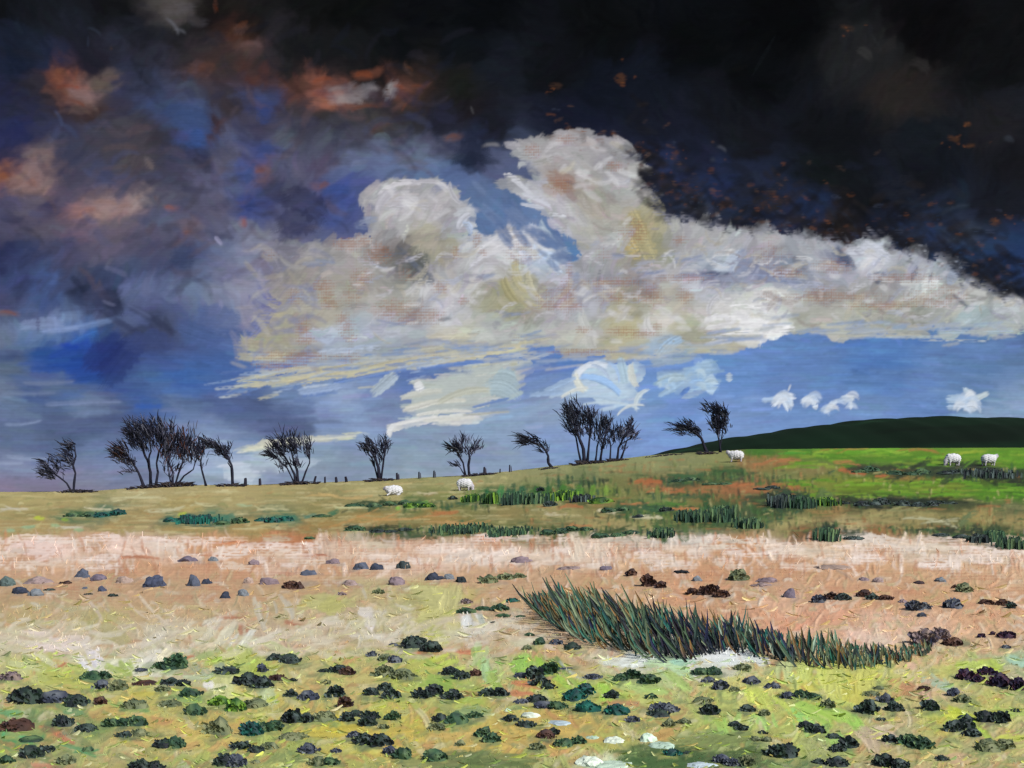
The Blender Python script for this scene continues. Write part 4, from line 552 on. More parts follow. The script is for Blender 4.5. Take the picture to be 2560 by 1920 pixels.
class Geo:
    """collects loose pieces for one mesh"""
    def __init__(s): s.V, s.F, s.C = [], [], []
    def add(s, V, F, C):
        n = len(s.V); s.V += [tuple(v) for v in V]; s.F += [tuple(i + n for i in f) for f in F]
        s.C += [tuple(c) for c in (C if np.ndim(C) == 2 else [C] * len(V))]
    def blade(s, p0, p1, wid, col, bend=(0, 0, 0), seg=2, tip=.15, face=None, root=None):
        """a flat tapering leaf from p0 to p1 with some thickness of fold along its middle"""
        p0, p1, bend = Vector(p0), Vector(p1), Vector(bend)
        d = (p1 - p0); side = d.cross(Vector((random.uniform(-.4, .4), 1, random.uniform(-.2, .2)))) if face is None else Vector(face)
        if side.length < 1e-6: side = Vector((1, 0, 0))
        side.normalize(); up = side.cross(d).normalized()
        V = []; F = []
        for i in range(seg + 1):
            f = i / seg; c = p0 + d * f + bend * (4 * f * (1 - f) * .5 + f * f * .5)
            wd = wid * (.6 + .8 * f if f < .5 else 1.0 - (f - .5) * 2 * (1 - tip)) / 2
            V += [c - side * wd, c + up * wd * .45, c + side * wd]
        for i in range(seg):
            a = i * 3; F += [(a, a + 1, a + 4, a + 3), (a + 1, a + 2, a + 5, a + 4)]
        if root is not None:
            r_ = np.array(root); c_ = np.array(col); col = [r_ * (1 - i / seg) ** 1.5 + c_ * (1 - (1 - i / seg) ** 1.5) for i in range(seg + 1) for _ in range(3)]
        s.add(V, F, col)
    def tube(s, pts, rad, col, n=5):
        V = []; F = []
        P = [Vector(p) for p in pts]
        for i, p in enumerate(P):
            d = (P[min(i + 1, len(P) - 1)] - P[max(i - 1, 0)]).normalized()
            a = d.cross(Vector((0, 1, .13))).normalized(); b = d.cross(a)
            for k in range(n):
                t = 2 * math.pi * k / n; V.append(p + (a * math.cos(t) + b * math.sin(t)) * rad[i])
        for i in range(len(P) - 1):
            for k in range(n):
                F.append((i * n + k, i * n + (k + 1) % n, (i + 1) * n + (k + 1) % n, (i + 1) * n + k))
        F.append(tuple(range(n - 1, -1, -1))); F.append(tuple((len(P) - 1) * n + k for k in range(n)))
        s.add(V, F, col)
    def mesh(s, name, mat, smooth=False): return mesh_from(name, s.V, s.F, np.array(s.C), mat, smooth)

def ico(sub):
    bm = bmesh.new(); bmesh.ops.create_icosphere(bm, subdivisions=sub, radius=1)
    V = np.array([v.co[:] for v in bm.verts]); F = [tuple(v.index for v in f.verts) for f in bm.faces]; bm.free(); return V, F
ICO2, ICO3 = ico(2), ico(3)
def lump(V, seed, amp, freq):
    r = np.random.default_rng(seed); out = np.zeros(len(V))
    for k in range(5):
        d = r.standard_normal(3) * freq * (1 + .5 * k); out += np.sin(V @ d + r.uniform(0, 6)) * amp / (1 + .4 * k)
    return V * (1 + out[:, None])

# ---------------------------------------------------------------- terrain
RIDGE = 90.0
SKY_U = np.array([-1e4, 0, 200, 300, 400, 530, 700, 850, 1000, 1100, 1200, 1300, 1400, 1450, 1500, 1560, 1620, 1700, 1900, 2212, 1e4])
SKY_V = np.array([1064, 1063, 1061, 1053, 1048, 1048, 1042, 1035, 1027, 1018, 1006, 996, 984, 979, 977, 974, 970, 970, 968, 967, 967.])
def ridge_z(u): return CAM_Z + (VH - np.interp(u, SKY_U, SKY_V)) / FD * RIDGE
def terrain(u, Y):
    t = np.clip((Y - 12.0) / (RIDGE - 12.0), 0, 1)
    z = ridge_z(u) * t ** 1.3
    b = np.clip((Y - RIDGE) / 60.0, 0, 1); b = b * b * (3 - 2 * b)
    return z * (1 - b) + (-6.0) * b
def ground_z(x, y): return float(terrain(UC + x / y * FD, y))
YT = np.concatenate([np.arange(4, 30, .05), np.arange(30, 90.01, .1)])
def at(u, v):
    """the point of the ground seen at study position (u, v); returns (x, y, z)"""
    vv = VH - (terrain(u, YT) - CAM_Z) / YT * FD
    Y = float(np.interp(-v, -vv, YT)) if v < vv[0] else 5.0
    Y = min(Y, 89.5)
    return ((u - UC) / FD * Y, Y, float(terrain(u, Y)))

# positions of tussocks and stones, noted on three enlarged sheets: (x, y, w, h, class); class starred = stone
A_ = """40,297,90,60,K*;230,285,150,50,P*;120,350,100,50,N*;215,365,90,50,N*;310,345,70,20,K;525,240,90,60,N*;620,270,90,40,P*;790,280,100,50,P*;980,295,120,75,N*;1245,295,80,65,N*;1325,290,60,45,N*;1590,285,60,50,P*;1730,290,110,50,P*;1880,315,120,60,B;1200,150,120,35,P*;1370,150,60,30,N*;1630,170,70,40,P*;1980,235,100,40,N*;1445,380,60,50,N*;1560,365,60,50,N*;650,340,55,40,N*;560,372,60,15,K;720,380,60,25,K;410,300,80,25,B;2140,165,90,35,P*;540,333,30,20,N*;
60,900,120,70,P;160,1030,170,120,K;330,1040,200,80,N;480,1060,130,90,K;580,900,130,60,G;660,895,90,60,G;650,960,100,60,N;760,960,90,80,O;1130,810,110,110,G;1040,830,120,60,G;900,860,90,30,N;915,950,170,36,B;1090,940,110,60,K;1170,945,90,50,K;1210,1010,140,60,G;1040,980,90,50,O;1090,1075,120,60,O;850,1080,160,70,O;1250,1120,120,80,G;1450,865,160,60,K;1590,920,110,90,K;1670,940,110,90,K;1680,850,50,60,N;1770,780,110,50,K;1860,790,110,70,K;1400,1060,120,70,L;1510,1090,100,90,L;1620,1080,150,70,O;1870,1010,50,60,K;1980,1030,120,70,N;2160,1000,90,90,K;1780,910,110,50,B;1880,925,50,30,K;
90,1220,210,90,B;390,1190,120,80,K;540,1235,150,60,K;700,1200,90,70,G;780,1200,80,60,G;870,1190,110,80,G;790,1275,90,50,K;890,1265,90,60,O;190,1390,130,90,K;280,1370,110,60,K;30,1440,90,60,G;1040,1335,110,70,K;1120,1330,110,80,G;890,1470,110,80,K;980,1475,110,70,K;1400,1230,140,110,O;1620,1240,90,100,T;1690,1230,80,80,G;1760,1220,90,80,G;1550,1345,110,70,K;1640,1370,80,60,K;1440,1440,110,90,K;1520,1450,90,90,N;1880,1160,100,100,K;1970,1170,80,70,K;2080,1160,150,80,O;1880,1290,190,56,O;1980,1370,110,70,N;2040,1450,90,70,O;2120,1450,110,60,G;1730,1350,90,60,O;1640,1450,60,30,O;2100,940,50,40,O;420,1440,90,70,O;180,1310,150,40,G;560,1370,60,40,G;2160,1380,60,40,N;640,1060,60,60,B"""
B_ = """75,160,90,35,P*;255,185,90,50,N*;345,190,70,45,N*;510,175,80,60,K*;470,275,100,60,P*;180,285,90,40,P*;700,250,90,50,N*;790,250,60,40,N*;870,265,60,50,K*;1040,265,90,60,O;1150,250,100,46,O;1230,245,80,36,O;1240,148,110,35,P*;1540,195,140,24,P*;1750,195,70,35,P*;1920,225,50,50,B;2020,275,70,80,B;2100,300,50,50,B;360,340,60,40,O;135,355,50,25,P;900,400,60,40,P;900,460,110,40,G;1000,445,90,34,G;1110,440,90,50,G;1190,395,80,35,T;1130,490,110,24,G;1230,495,80,16,G;1065,528,30,15,K;
580,650,120,90,K;690,680,100,80,K;455,668,60,25,N;320,725,60,40,N;400,745,70,50,O;460,760,80,50,N;400,830,110,80,O;510,850,140,70,O;110,815,90,60,K;170,830,70,60,B;30,825,80,30,K;800,830,90,60,K;870,855,90,60,K;960,840,60,50,B;20,895,50,40,O;95,970,90,90,K;310,955,80,60,K;400,925,70,60,K;440,970,90,70,K;150,1020,60,80,B;620,970,80,70,K;700,950,100,80,K;820,975,90,70,K;1030,960,90,60,K;1110,960,90,60,K;1240,855,100,40,N;1320,840,70,90,K;1360,890,80,70,K;1410,920,80,50,K;1425,810,40,100,G;1510,815,100,15,N;1680,865,120,40,N;1850,870,80,50,G;1930,850,100,70,G;2030,880,110,70,G;1290,605,60,25,G;1350,650,60,45,G;1455,650,70,40,N;1555,680,90,50,K;1275,685,50,35,O;
1240,1015,90,36,N;1340,1000,110,60,K;1380,1040,120,50,N;1460,1040,110,60,G;1570,980,110,80,T;1640,940,90,80,T;1655,1050,140,80,T;1830,1070,150,70,T;1800,975,70,60,K;2110,1050,150,60,N;2090,1090,130,50,K;1930,1125,60,50,N;2040,985,70,40,G;220,1090,90,50,K;310,1100,110,60,K;290,1140,90,70,K;170,1110,70,70,K;450,1105,60,70,G;390,1170,60,40,O;740,1120,90,60,K;720,1170,90,60,O;840,1120,120,80,G;950,1100,90,50,G;1170,1120,100,50,K;1270,1155,110,50,K;1010,1205,80,70,G;1060,1240,80,70,G;270,1250,110,80,K;370,1255,130,90,K;210,1220,80,50,N;430,1320,80,60,N;510,1340,90,80,G;60,1400,130,40,O;110,1310,60,30,O;705,1350,140,80,G;1390,1220,100,60,B;1440,1200,60,50,K;1500,1270,110,60,G;1590,1255,70,60,G;1340,1290,80,60,O;860,1275,50,40,O;2150,1150,60,50,O"""
C_ = """110,220,80,25,K*;205,262,50,35,N*;470,240,80,80,O;180,340,50,50,B;290,330,80,80,B;360,355,80,60,B;640,270,130,36,P*;600,300,110,24,P*;780,350,80,70,P*;1050,190,200,30,P*;1230,265,60,25,P*;1320,272,60,30,P*;1570,285,60,25,B*;1705,270,70,30,N*;1800,310,40,30,B;1860,320,80,60,O;960,385,70,60,N;1040,370,80,50,B;1110,375,80,50,K;1240,355,80,50,B;1290,375,60,44,K;1370,378,80,40,B;1470,400,50,25,P*;1560,425,80,80,N;1610,430,60,50,N;1790,415,90,70,N;1995,405,80,40,B;2095,410,70,45,B;2145,425,40,50,K;1590,485,50,30,N;
1620,625,110,110,P;1710,600,80,80,P;1790,650,110,60,B;1960,610,30,40,V;2025,598,30,30,V;2120,605,90,55,V;2110,680,60,30,N;1870,850,90,80,V;1950,880,70,50,V;2000,830,90,60,V;2080,890,100,90,V;2190,910,60,90,V;
230,835,100,50,G;310,830,90,60,G;490,805,90,50,O;280,885,80,40,N;355,915,70,70,N;550,890,100,50,N;680,920,90,45,N;770,980,70,50,N;850,970,90,60,G;930,985,80,50,G;1020,1030,60,60,O;440,940,50,40,O;40,1060,90,60,N;250,1010,120,50,O;290,1065,90,80,K;520,1060,90,50,K;620,1085,50,50,O;440,1155,70,40,K;480,1175,60,50,K;610,1205,50,30,K;570,1245,60,40,O;640,1250,50,40,O;880,1160,70,50,K;950,1185,90,70,K;1050,1230,80,40,K;1080,1300,90,60,K;1150,1270,80,80,K;750,1320,160,100,K;360,1370,90,60,N;430,1390,90,60,N;520,1380,70,80,O;1080,1390,120,70,K;960,1385,70,40,K;1370,1380,80,90,K;1460,1400,110,70,K;1270,1050,90,100,K;1370,1000,80,60,N;1430,1050,90,70,K;1290,970,110,40,O;1330,935,70,30,O;1610,935,70,40,B;1650,1040,90,80,K;1790,960,60,60,N;1850,1000,90,60,O;1990,1110,90,80,K;2080,1110,100,90,K;2170,1070,50,30,K;1800,1170,100,80,K;1870,1150,80,80,K;1910,1210,90,60,K;1520,1250,80,80,G;1600,1270,100,90,G;1400,1245,70,60,K;1490,1225,80,40,G;2020,1290,140,80,O;2110,1280,110,70,O;1720,1365,80,40,K;1340,1125,50,30,K;130,1140,80,40,O;150,1330,60,25,K;60,1330,110,50,T;1850,1110,60,30,K"""
items = []
for s_, k, u0 in ((A_, .3359, 0), (B_, .3516, 691), (C_, .3516, 1434)):
    for e in s_.replace('\n', '').split(';'):
        if not e.strip(): continue
        a, b, c, d, cl = e.split(',')
        items.append([float(a) * k + u0, float(b) * k + 1158, float(c) * k, float(d) * k, cl.strip()])
# drop what two overlapping sheets both noted
keep = []
for it in items:
    if any(abs(it[0] - q[0]) < 12 and abs(it[1] - q[1]) < 9 for q in keep): continue
    keep.append(it)
items = keep

t0 = time.time()
GS = paint_ground()
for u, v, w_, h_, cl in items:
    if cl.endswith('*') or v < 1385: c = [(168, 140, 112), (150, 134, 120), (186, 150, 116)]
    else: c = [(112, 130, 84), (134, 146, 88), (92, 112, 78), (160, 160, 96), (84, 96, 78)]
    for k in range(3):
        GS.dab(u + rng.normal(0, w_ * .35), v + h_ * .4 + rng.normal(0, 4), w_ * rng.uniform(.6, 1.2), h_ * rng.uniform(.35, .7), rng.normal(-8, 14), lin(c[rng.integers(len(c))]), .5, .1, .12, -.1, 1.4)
SS = paint_sky()

def out_cols(step, lo, hi, far=6600):
    a = list(np.arange(lo, hi + .1, step)); g = step; x = a[-1]; r = []
    while x < far: g *= 1.25; x += g; r.append(x)
    g = step; x = a[0]; l = []
    while x > -far + 2212: g *= 1.25; x -= g; l.append(x)
    return np.array(l[::-1] + a + r)

def grid_faces(nr, nc):
    i = np.arange(nr - 1)[:, None] * nc + np.arange(nc - 1)[None, :]
    return np.stack([i, i + 1, i + nc + 1, i + nc], -1).reshape(-1, 4)

us = out_cols(2.2, -60, 2272)
vc = VH - (terrain(1106., YT) - CAM_Z) / YT * FD
rows = np.interp(-np.arange(1700, vc[-1] + 1, -2.0), -vc, YT)
rows = np.concatenate([[4.0, 6, 8, 9, 10, 11, 11.6], rows[rows > 11.9], [90.0, 91, 93, 96, 100, 106, 114, 124, 138, 160, 200, 300, 600, 1500, 5000]])
U, Yg = np.meshgrid(us, rows)
Z = terrain(U, Yg)
Vv = VH - (Z - CAM_Z) / Yg * FD
behind = Yg > RIDGE
Vs = np.where(behind, np.interp(U, SKY_U, SKY_V), Vv)
# beyond the study's borders the same ground is mirrored on
def mirror(a, lo, hi):
    p = hi - lo; q = np.mod(a - lo, 2 * p); return lo + np.where(q > p, 2 * p - q, q)
Um = mirror(U, -300., 2512.)
C = GS.sample(Um, np.clip(Vs, 905, 1755)); Hh = GS.sample(Um, np.clip(Vs, 905, 1755), GS.H)
fade = np.clip((2600 - np.abs(U - UC)) / 900, 0, 1) * np.clip((92 - Yg) / 6, 0, 1)
Z = Z + Hh * 1.9 * Yg / FD * fade
X = (U - UC) / FD * Yg
link('ground', mesh_from('ground', np.stack([X, Yg, Z], -1).reshape(-1, 3), grid_faces(len(rows), len(us)), np.clip(C.reshape(-1, 3) / LIT, 0, .85), M_GROUND, True), kind='structure')
gz = []
Vq = [(-5000, -5000, -.06), (5000, -5000, -.06), (5000, 11.5, -.06), (-5000, 11.5, -.06)]
link('near_ground', mesh_from('near_ground', Vq, [(0, 1, 2, 3)], np.tile(lin((168, 156, 100)) / LIT, (4, 1)), M_GROUND), kind='structure')

# the dark hill behind the slope
HU = np.array([1300, 1400, 1430, 1470, 1500, 1560, 1600, 1650, 1700, 1760, 1820, 1880, 1940, 2000, 2060, 2130, 2212, 2400, 2700, 3000, 3300, 3600])
HV = np.array([1010, 986, 977, 967, 961, 950, 943, 936, 929, 920, 913, 908, 905, 904, 905, 907, 909, 914, 924, 950, 990, 1060.])
hu = np.arange(1300, 3600, 5.0); HD = 300.0
prof = np.linspace(0, 1, 60)
Uh, Ph = np.meshgrid(hu, prof)
ht = np.interp(Uh, HU, HV) + 1.2 * np.sin(Uh / 23) + .8 * np.sin(Uh / 9.7)
zt = CAM_Z + (VH - ht) / FD * HD
Yh = 190 + Ph * 230
Zh = -7 + (zt + 7) * np.sin(np.clip((Yh - 190) / 110, 0, 2) * math.pi / 2) ** .8
Xh = (Uh - UC) / FD * HD
hn = vnoise(60, len(hu), 1.3, 26, 301) * .5 + vnoise(60, len(hu), 5, 60, 302) * .5
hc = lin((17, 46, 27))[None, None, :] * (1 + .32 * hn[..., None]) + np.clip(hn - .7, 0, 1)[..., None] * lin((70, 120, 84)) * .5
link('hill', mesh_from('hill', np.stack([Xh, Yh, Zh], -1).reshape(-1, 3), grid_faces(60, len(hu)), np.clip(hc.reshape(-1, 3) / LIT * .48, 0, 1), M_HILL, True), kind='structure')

# the sky: one far curved sheet of cloud and open sky, from below the horizon to high overhead
us = out_cols(2.3, -60, 2272, 9000)
vs = list(np.arange(1085, -40, -2.25)); g = 2.25; x = vs[-1]
while x > -7500: g *= 1.2; x -= g; vs.append(x)
g = 4; x = 1085; lo = []
while x < 1320: x += g; g *= 1.5; lo.append(x)
vs = np.array(lo[::-1] + vs)
U, V2 = np.meshgrid(us, vs)
Cs = SS.sample(mirror(U, -300., 2512.), np.clip(V2, -230, 1105))
up = np.clip((-240 - V2) / 900, 0, 1)[..., None]
Cs = Cs * (1 - up) + lin((30, 32, 42)) * up
D = np.stack([(U - UC) / FD, np.ones_like(U), (VH - V2) / FD], -1)
D /= np.linalg.norm(D, axis=-1, keepdims=True)
link('sky', mesh_from('sky', (D * 4800 + np.array([0, 0, CAM_Z])).reshape(-1, 3), grid_faces(len(vs), len(us)), Cs.reshape(-1, 3), M_SKY), kind='structure')

# ---------------------------------------------------------------- trees on the skyline
DT = 88.5
SC = DT / FD                                   # metres per d unit at the trees
INK = [lin((26, 28, 44)), lin((36, 38, 56)), lin((20, 22, 36)), lin((52, 52, 70)), lin((78, 80, 98))]
def tree(u, v, stems, crowns, label, tint=None):
    x, y, z = at(u, v); y = DT if y > 86 else y; sc = y / FD
    z = float(terrain(u, y)) - .05
    zb = CAM_Z + (VH - v) / FD * y                  # the drawing's own base height
    root = link('windswept_tree', None, None, ((u - UC) * sc, y, z), label, 'tree', 'windswept thorn trees along the skyline')
    g = Geo(); off = zb - z
    def P(a, b, dep=0.): return Vector(((a - u) * sc, dep, (v - b) * sc + off))
    nodes = []
    for si, (w0, w1, pts) in enumerate(stems):
        dep = random.uniform(-.25, .25); n = len(pts)
        pp = [P(a, b, dep * i / max(1, n - 1) * 2) for i, (a, b) in enumerate(pts)]
        pp[0].z = min(pp[0].z, 0.0)
        q = []
        for i in range(n - 1):
            q += [pp[i].lerp(pp[i + 1], f) + Vector((random.uniform(-.02, .02), 0, 0)) for f in (0, .5)]
        q.append(pp[-1])
        rad = [.74 * (w0 + (w1 - w0) * i / (len(q) - 1)) * sc / 2 * random.uniform(.85, 1.15) for i in range(len(q))]
        rad[0] *= 1.35
        g.tube(q, rad, lin((26, 26, 40)) / LIT * random.uniform(.9, 1.4), 6)
        nodes += q[len(q) // 3:]
    link('trunk', g.mesh('trunk', M_BARK, True), root)
    g = Geo(); mid = 1230 < u < 1345 or 310 < u < 380
    for (cx, cy, rx, ry, ang, n, L) in crowns:
        if mid: rx, n = rx * 1.18, int(n * 1.35)
        nb = max(3, n // 9); br = []
        for k in range(nb):
            a = random.uniform(0, 2 * math.pi); r = random.random() ** .5
            e = P(cx + rx * r * math.cos(a), cy + ry * r * math.sin(a), random.uniform(-1, 1) * rx * sc * .7)
            s = min(nodes, key=lambda q: (q - e).length + abs(q.x - e.x) * .3 + (.6 if q.z > e.z else 0) + random.uniform(0, .4))
            m = s.lerp(e, .5) + Vector((random.uniform(-.1, .1), 0, random.uniform(-.05, .18)))
            br.append((s, m, e)); c = random.choice(INK) / LIT
            g.tube([s, m, e], [1.5 * sc / 2, 1.2 * sc / 2, .8 * sc / 2], c, 3)
        for k in range(int(n * .85)):
            s, m, e = random.choice(br); f = random.uniform(.35, 1.1)
            p = (s.lerp(m, f * 2) if f < .5 else m.lerp(e, f * 2 - 1)) + Vector((random.gauss(0, rx * .18), random.gauss(0, rx * .2), random.gauss(0, ry * .18))) * sc
            a = R(ang + random.gauss(0, 20)); ll = L * sc * random.uniform(.5, 1.6)
            d = Vector((math.cos(a), random.gauss(0, .3), math.sin(a))) * ll
            c = random.choice(INK) / LIT * random.uniform(.8, 1.5)
            if tint is not None and random.random() < .16: c = lin(tint) / LIT * random.uniform(.7, 1.2)
            elif random.random() < .12: c = lin((112, 114, 130)) / LIT
            wd = random.uniform(1.3, 3.0) * sc
            g.tube([p, p + d * .5 + Vector((0, 0, ll * .1)), p + d], [wd * .3, wd * .5, wd * .15], c, 3)
    link('crown', g.mesh('crown', M_PLANT), root)
    return root
tree(158, 1062, [(8, 4, [(158,1062),(160,1045),(163,1022),(158,1005),(164,985),(162,965)]), (6, 3, [(156,1060),(146,1044),(132,1032),(115,1020),(104,1008)])],
     [(140,985,17,26,150,120,16),(136,1000,14,18,140,40,14),(150,968,14,10,160,40,14),(104,1008,12,14,145,45,18),(112,1026,20,10,160,60,16),(98,1022,8,12,160,20,12)], 'leftmost windswept tree, forked into a low left limb and an upright limb')
tree(312, 1047, [(9, 4, [(312,1047),(302,1030),(293,1012),(282,998),(272,985),(262,975)])],
     [(268,982,20,18,140,100,18),(258,998,16,18,140,50,16),(284,1000,12,12,130,30,14),(280,1022,14,4,160,14,16),(256,972,10,6,170,20,12)], 'small tree with brown tint bent left at the left edge of the big grove', (70, 44, 34))
tree(326, 1046, [(9, 5, [(326,1046),(324,1020),(320,1000),(312,985),(304,965),(295,945)]), (8, 4, [(336,1046),(340,1020),(336,1000),(340,975),(350,950)]), (6,4,[(328,1008),(322,990),(328,975),(326,955)])],
     [(300,940,28,26,125,130,20),(330,935,30,26,110,150,20),(290,930,16,14,150,50,18),(345,945,22,24,100,90,18),(318,915,20,8,120,30,20),(345,912,8,10,125,14,16),(300,960,22,18,125,50,16)], 'tallest tree of the left grove, with twin trunks and a crown swept left')
tree(372, 1045, [(8, 4, [(372,1045),(374,1020),(366,1000),(368,975)]), (6, 3, [(376,1044),(386,1022),(394,1002),(396,985)]), (6, 3, [(378,1044),(398,1028),(418,1014),(426,990)]), (5,3,[(370,1040),(362,1010),(358,990)])],
     [(385,970,34,26,95,200,18),(410,975,22,24,95,110,18),(372,945,26,22,95,90,18),(400,945,22,18,85,60,18),(366,985,22,16,95,60,14),(418,955,10,20,90,30,16),(380,1018,34,14,70,30,16),(375,925,22,10,95,26,14)], 'broad bushy tree with rusty brown middle at the right of the left grove', (84, 50, 38))
tree(446, 1043, [(6, 3, [(446,1043),(438,1022),(434,1004),(438,985),(436,965)])],
     [(436,975,8,20,95,40,14),(446,960,12,8,140,30,14),(438,998,8,12,100,16,12)], 'thin single-stemmed tree just right of the big left grove')
tree(503, 1045, [(8, 5, [(503,1046),(503,1025),(500,1005),(494,992),(480,980),(468,968)]), (5, 3, [(502,1030),(498,1010),(490,1000)])],
     [(478,972,22,14,140,80,16),(466,960,16,8,165,50,16),(484,985,16,12,130,50,14),(452,954,16,4,170,24,16),(496,962,6,12,95,14,14),(442,958,8,8,200,12,12)], 'tree with a trunk bowed over to the left and crown trailing left')
tree(640, 1043, [(8, 5, [(640,1043),(636,1025),(626,1005),(614,985)]), (9, 5, [(644,1043),(642,1018),(636,998),(630,975)]), (6, 3, [(650,1040),(660,1020),(668,1000),(668,980)]), (5,3,[(638,1035),(622,1012),(606,995)])],
     [(620,975,32,24,125,170,18),(650,975,20,26,100,110,18),(596,985,20,14,150,50,18),(588,978,14,8,165,30,16),(608,950,8,14,100,24,18),(630,952,14,12,95,30,16),(645,1000,20,12,110,40,14),(612,1010,16,10,130,30,14)], 'vase-shaped tree standing right of the bowed tree, left limb reaching out')
tree(820, 1033, [(10, 6, [(820,1033),(818,1010),(812,990),(802,975)]), (6, 4, [(822,1020),(828,1000),(832,980),(836,962)]), (5,3,[(818,1012),(806,995),(795,980)])],
     [(805,970,22,16,130,110,16),(825,968,16,18,90,70,16),(790,966,12,10,150,30,14),(812,990,14,16,110,50,14),(836,962,4,12,75,12,10)], 'small fan-shaped tree on the skyline above the first lying sheep')
tree(1012, 1022, [(8, 5, [(1014,1022),(1012,1005),(1015,990),(1012,975)]), (6, 4, [(1006,1018),(1000,1000),(992,985),(985,972)]), (4, 2, [(1006,1018),(994,1010),(982,1002)])],
     [(1008,970,26,14,100,110,16),(985,970,22,8,155,60,16),(1030,968,12,12,60,36,14),(1006,954,14,8,90,30,14),(984,1006,14,6,150,24,12),(1000,985,12,10,120,24,12)], 'tree with a flat wide crown standing right above the grazing sheep')
tree(1192, 1008, [(9, 5, [(1192,1009),(1184,1000),(1184,985),(1178,972),(1166,962),(1150,955)])],
     [(1150,952,22,8,168,70,22),(1136,958,18,6,170,40,20),(1172,968,14,10,140,40,16),(1130,944,12,3,165,14,20),(1182,980,6,10,110,12,12)], 'small tree bent almost flat to the left like a streaming flag')
tree(1262, 990, [(11, 6, [(1262,990),(1260,970),(1254,955),(1246,935),(1238,915)]), (7, 4, [(1268,960),(1274,940),(1276,920)]), (6,4,[(1256,960),(1244,945),(1232,925)])],
     [(1240,905,22,26,120,140,18),(1268,912,24,24,105,130,18),(1226,885,9,18,105,40,16),(1250,880,16,10,110,30,16),(1276,892,16,12,95,40,14),(1244,935,18,14,120,50,14),(1270,940,14,14,100,36,14)], 'tallest tree of the middle group, with a wide upright crown')
tree(1296, 990, [(7, 4, [(1296,990),(1300,970),(1306,945),(1312,925)]), (6, 3, [(1286,990),(1290,965),(1296,945)]), (5,3,[(1318,988),(1320,965),(1316,945)])],
     [(1306,930,16,24,90,120,16),(1298,955,14,18,100,50,14),(1314,912,10,10,85,24,14),(1320,950,10,14,100,30,14)], 'narrow three-stemmed tree between the other two trees of the middle group')
tree(1333, 988, [(7, 4, [(1333,988),(1336,968),(1344,952),(1352,938),(1358,925)]), (5,3,[(1340,962),(1354,952),(1366,944)])],
     [(1346,930,18,14,80,90,16),(1360,945,16,8,50,40,14),(1362,918,6,10,100,20,12),(1334,940,12,12,100,36,14),(1346,965,10,8,70,16,12)], 'rightmost tree of the middle group, its crown opening to the right')
tree(1526, 978, [(10, 6, [(1528,978),(1520,962),(1514,946),(1500,934),(1486,926)])],
     [(1495,928,22,12,155,90,18),(1470,934,18,8,165,50,18),(1508,938,14,10,140,50,14),(1490,918,12,6,140,24,14),(1462,922,14,5,160,20,16)], 'low dark tree leaning left at the foot of the dark hill')
tree(1556, 974, [(6, 4, [(1557,975),(1554,955),(1550,938),(1552,915),(1555,895)]), (4, 3, [(1554,945),(1562,925),(1566,905)])],
     [(1556,915,20,22,110,170,16),(1545,890,18,10,140,70,18),(1538,880,12,6,150,24,16),(1562,895,14,12,120,50,14),(1540,920,14,10,140,36,14),(1555,935,12,12,110,50,14),(1574,912,8,16,90,24,12)], 'tall dense round-crowned tree on a thin stem beside the dark hill')

# ---------------------------------------------------------------- scrub at the foot of the trees, and fence posts
def low_scrub(u0, u1, v, hh, label, cols=((26, 24, 32), (34, 30, 38), (50, 40, 36))):
    um = (u0 + u1) / 2; x, y, z = at(um, v); y = min(y, 88.0); sc = y / FD; z = float(terrain(um, y))
    g = Geo()
    for k in range(int((u1 - u0) * 1.1)):
        a = random.uniform(u0, u1); yy = random.uniform(-.5, .5)
        zz = float(terrain(a, y + yy)) - z
        p = Vector(((a - um) * sc, yy, zz - .03)); ll = random.uniform(.5, 1) * hh * sc * (1 - .5 * abs(a - um) / (u1 - u0) * 2)
        sx = random.choice([-1, 1]) * random.uniform(.2, 1.6)
        g.tube([p, p + Vector((sx * ll * .6, 0, ll * .6)), p + Vector((sx * ll * 1.5, 0, ll * .8))], [2.2 * sc * .5, 2.6 * sc * .5, .8 * sc * .5], lin(random.choice(cols)) / LIT * random.uniform(.7, 1.3), 4)
    r_ = link('low_scrub', None, None, ((um - UC) * sc, y, z), label, 'scrub', 'dark scrub at the foot of the skyline trees')
    link('twigs', g.mesh('twigs', M_PLANT), r_, kind='stuff')
for a in [(132, 200, 1063, 12, 'low dark scrub under the leftmost forked tree'), (276, 340, 1052, 12, 'low dark scrub under the left part of the big left grove'), (330, 420, 1047, 18, 'thick dark scrub under the middle of the big left grove'),
          (472, 530, 1048, 12, 'low dark scrub under the bowed tree'), (606, 690, 1047, 12, 'low dark scrub under the vase-shaped tree'), (790, 850, 1036, 11, 'low dark scrub under the small fan-shaped tree'),
          (1000, 1070, 1024, 9, 'low dark scrub under the flat-crowned tree'), (1238, 1300, 995, 14, 'thick dark scrub under the tallest tree of the middle group'), (1300, 1350, 992, 10, 'low dark scrub under the rightmost tree of the middle group'),
          (1165, 1205, 1013, 5, 'thin scrub under the tree bent flat to the left'), (1508, 1545, 981, 10, 'dark scrub under the leaning tree by the dark hill'), (1395, 1480, 984, 4, 'thin dark heath line where the dark hill meets the slope')]:
    low_scrub(*a)

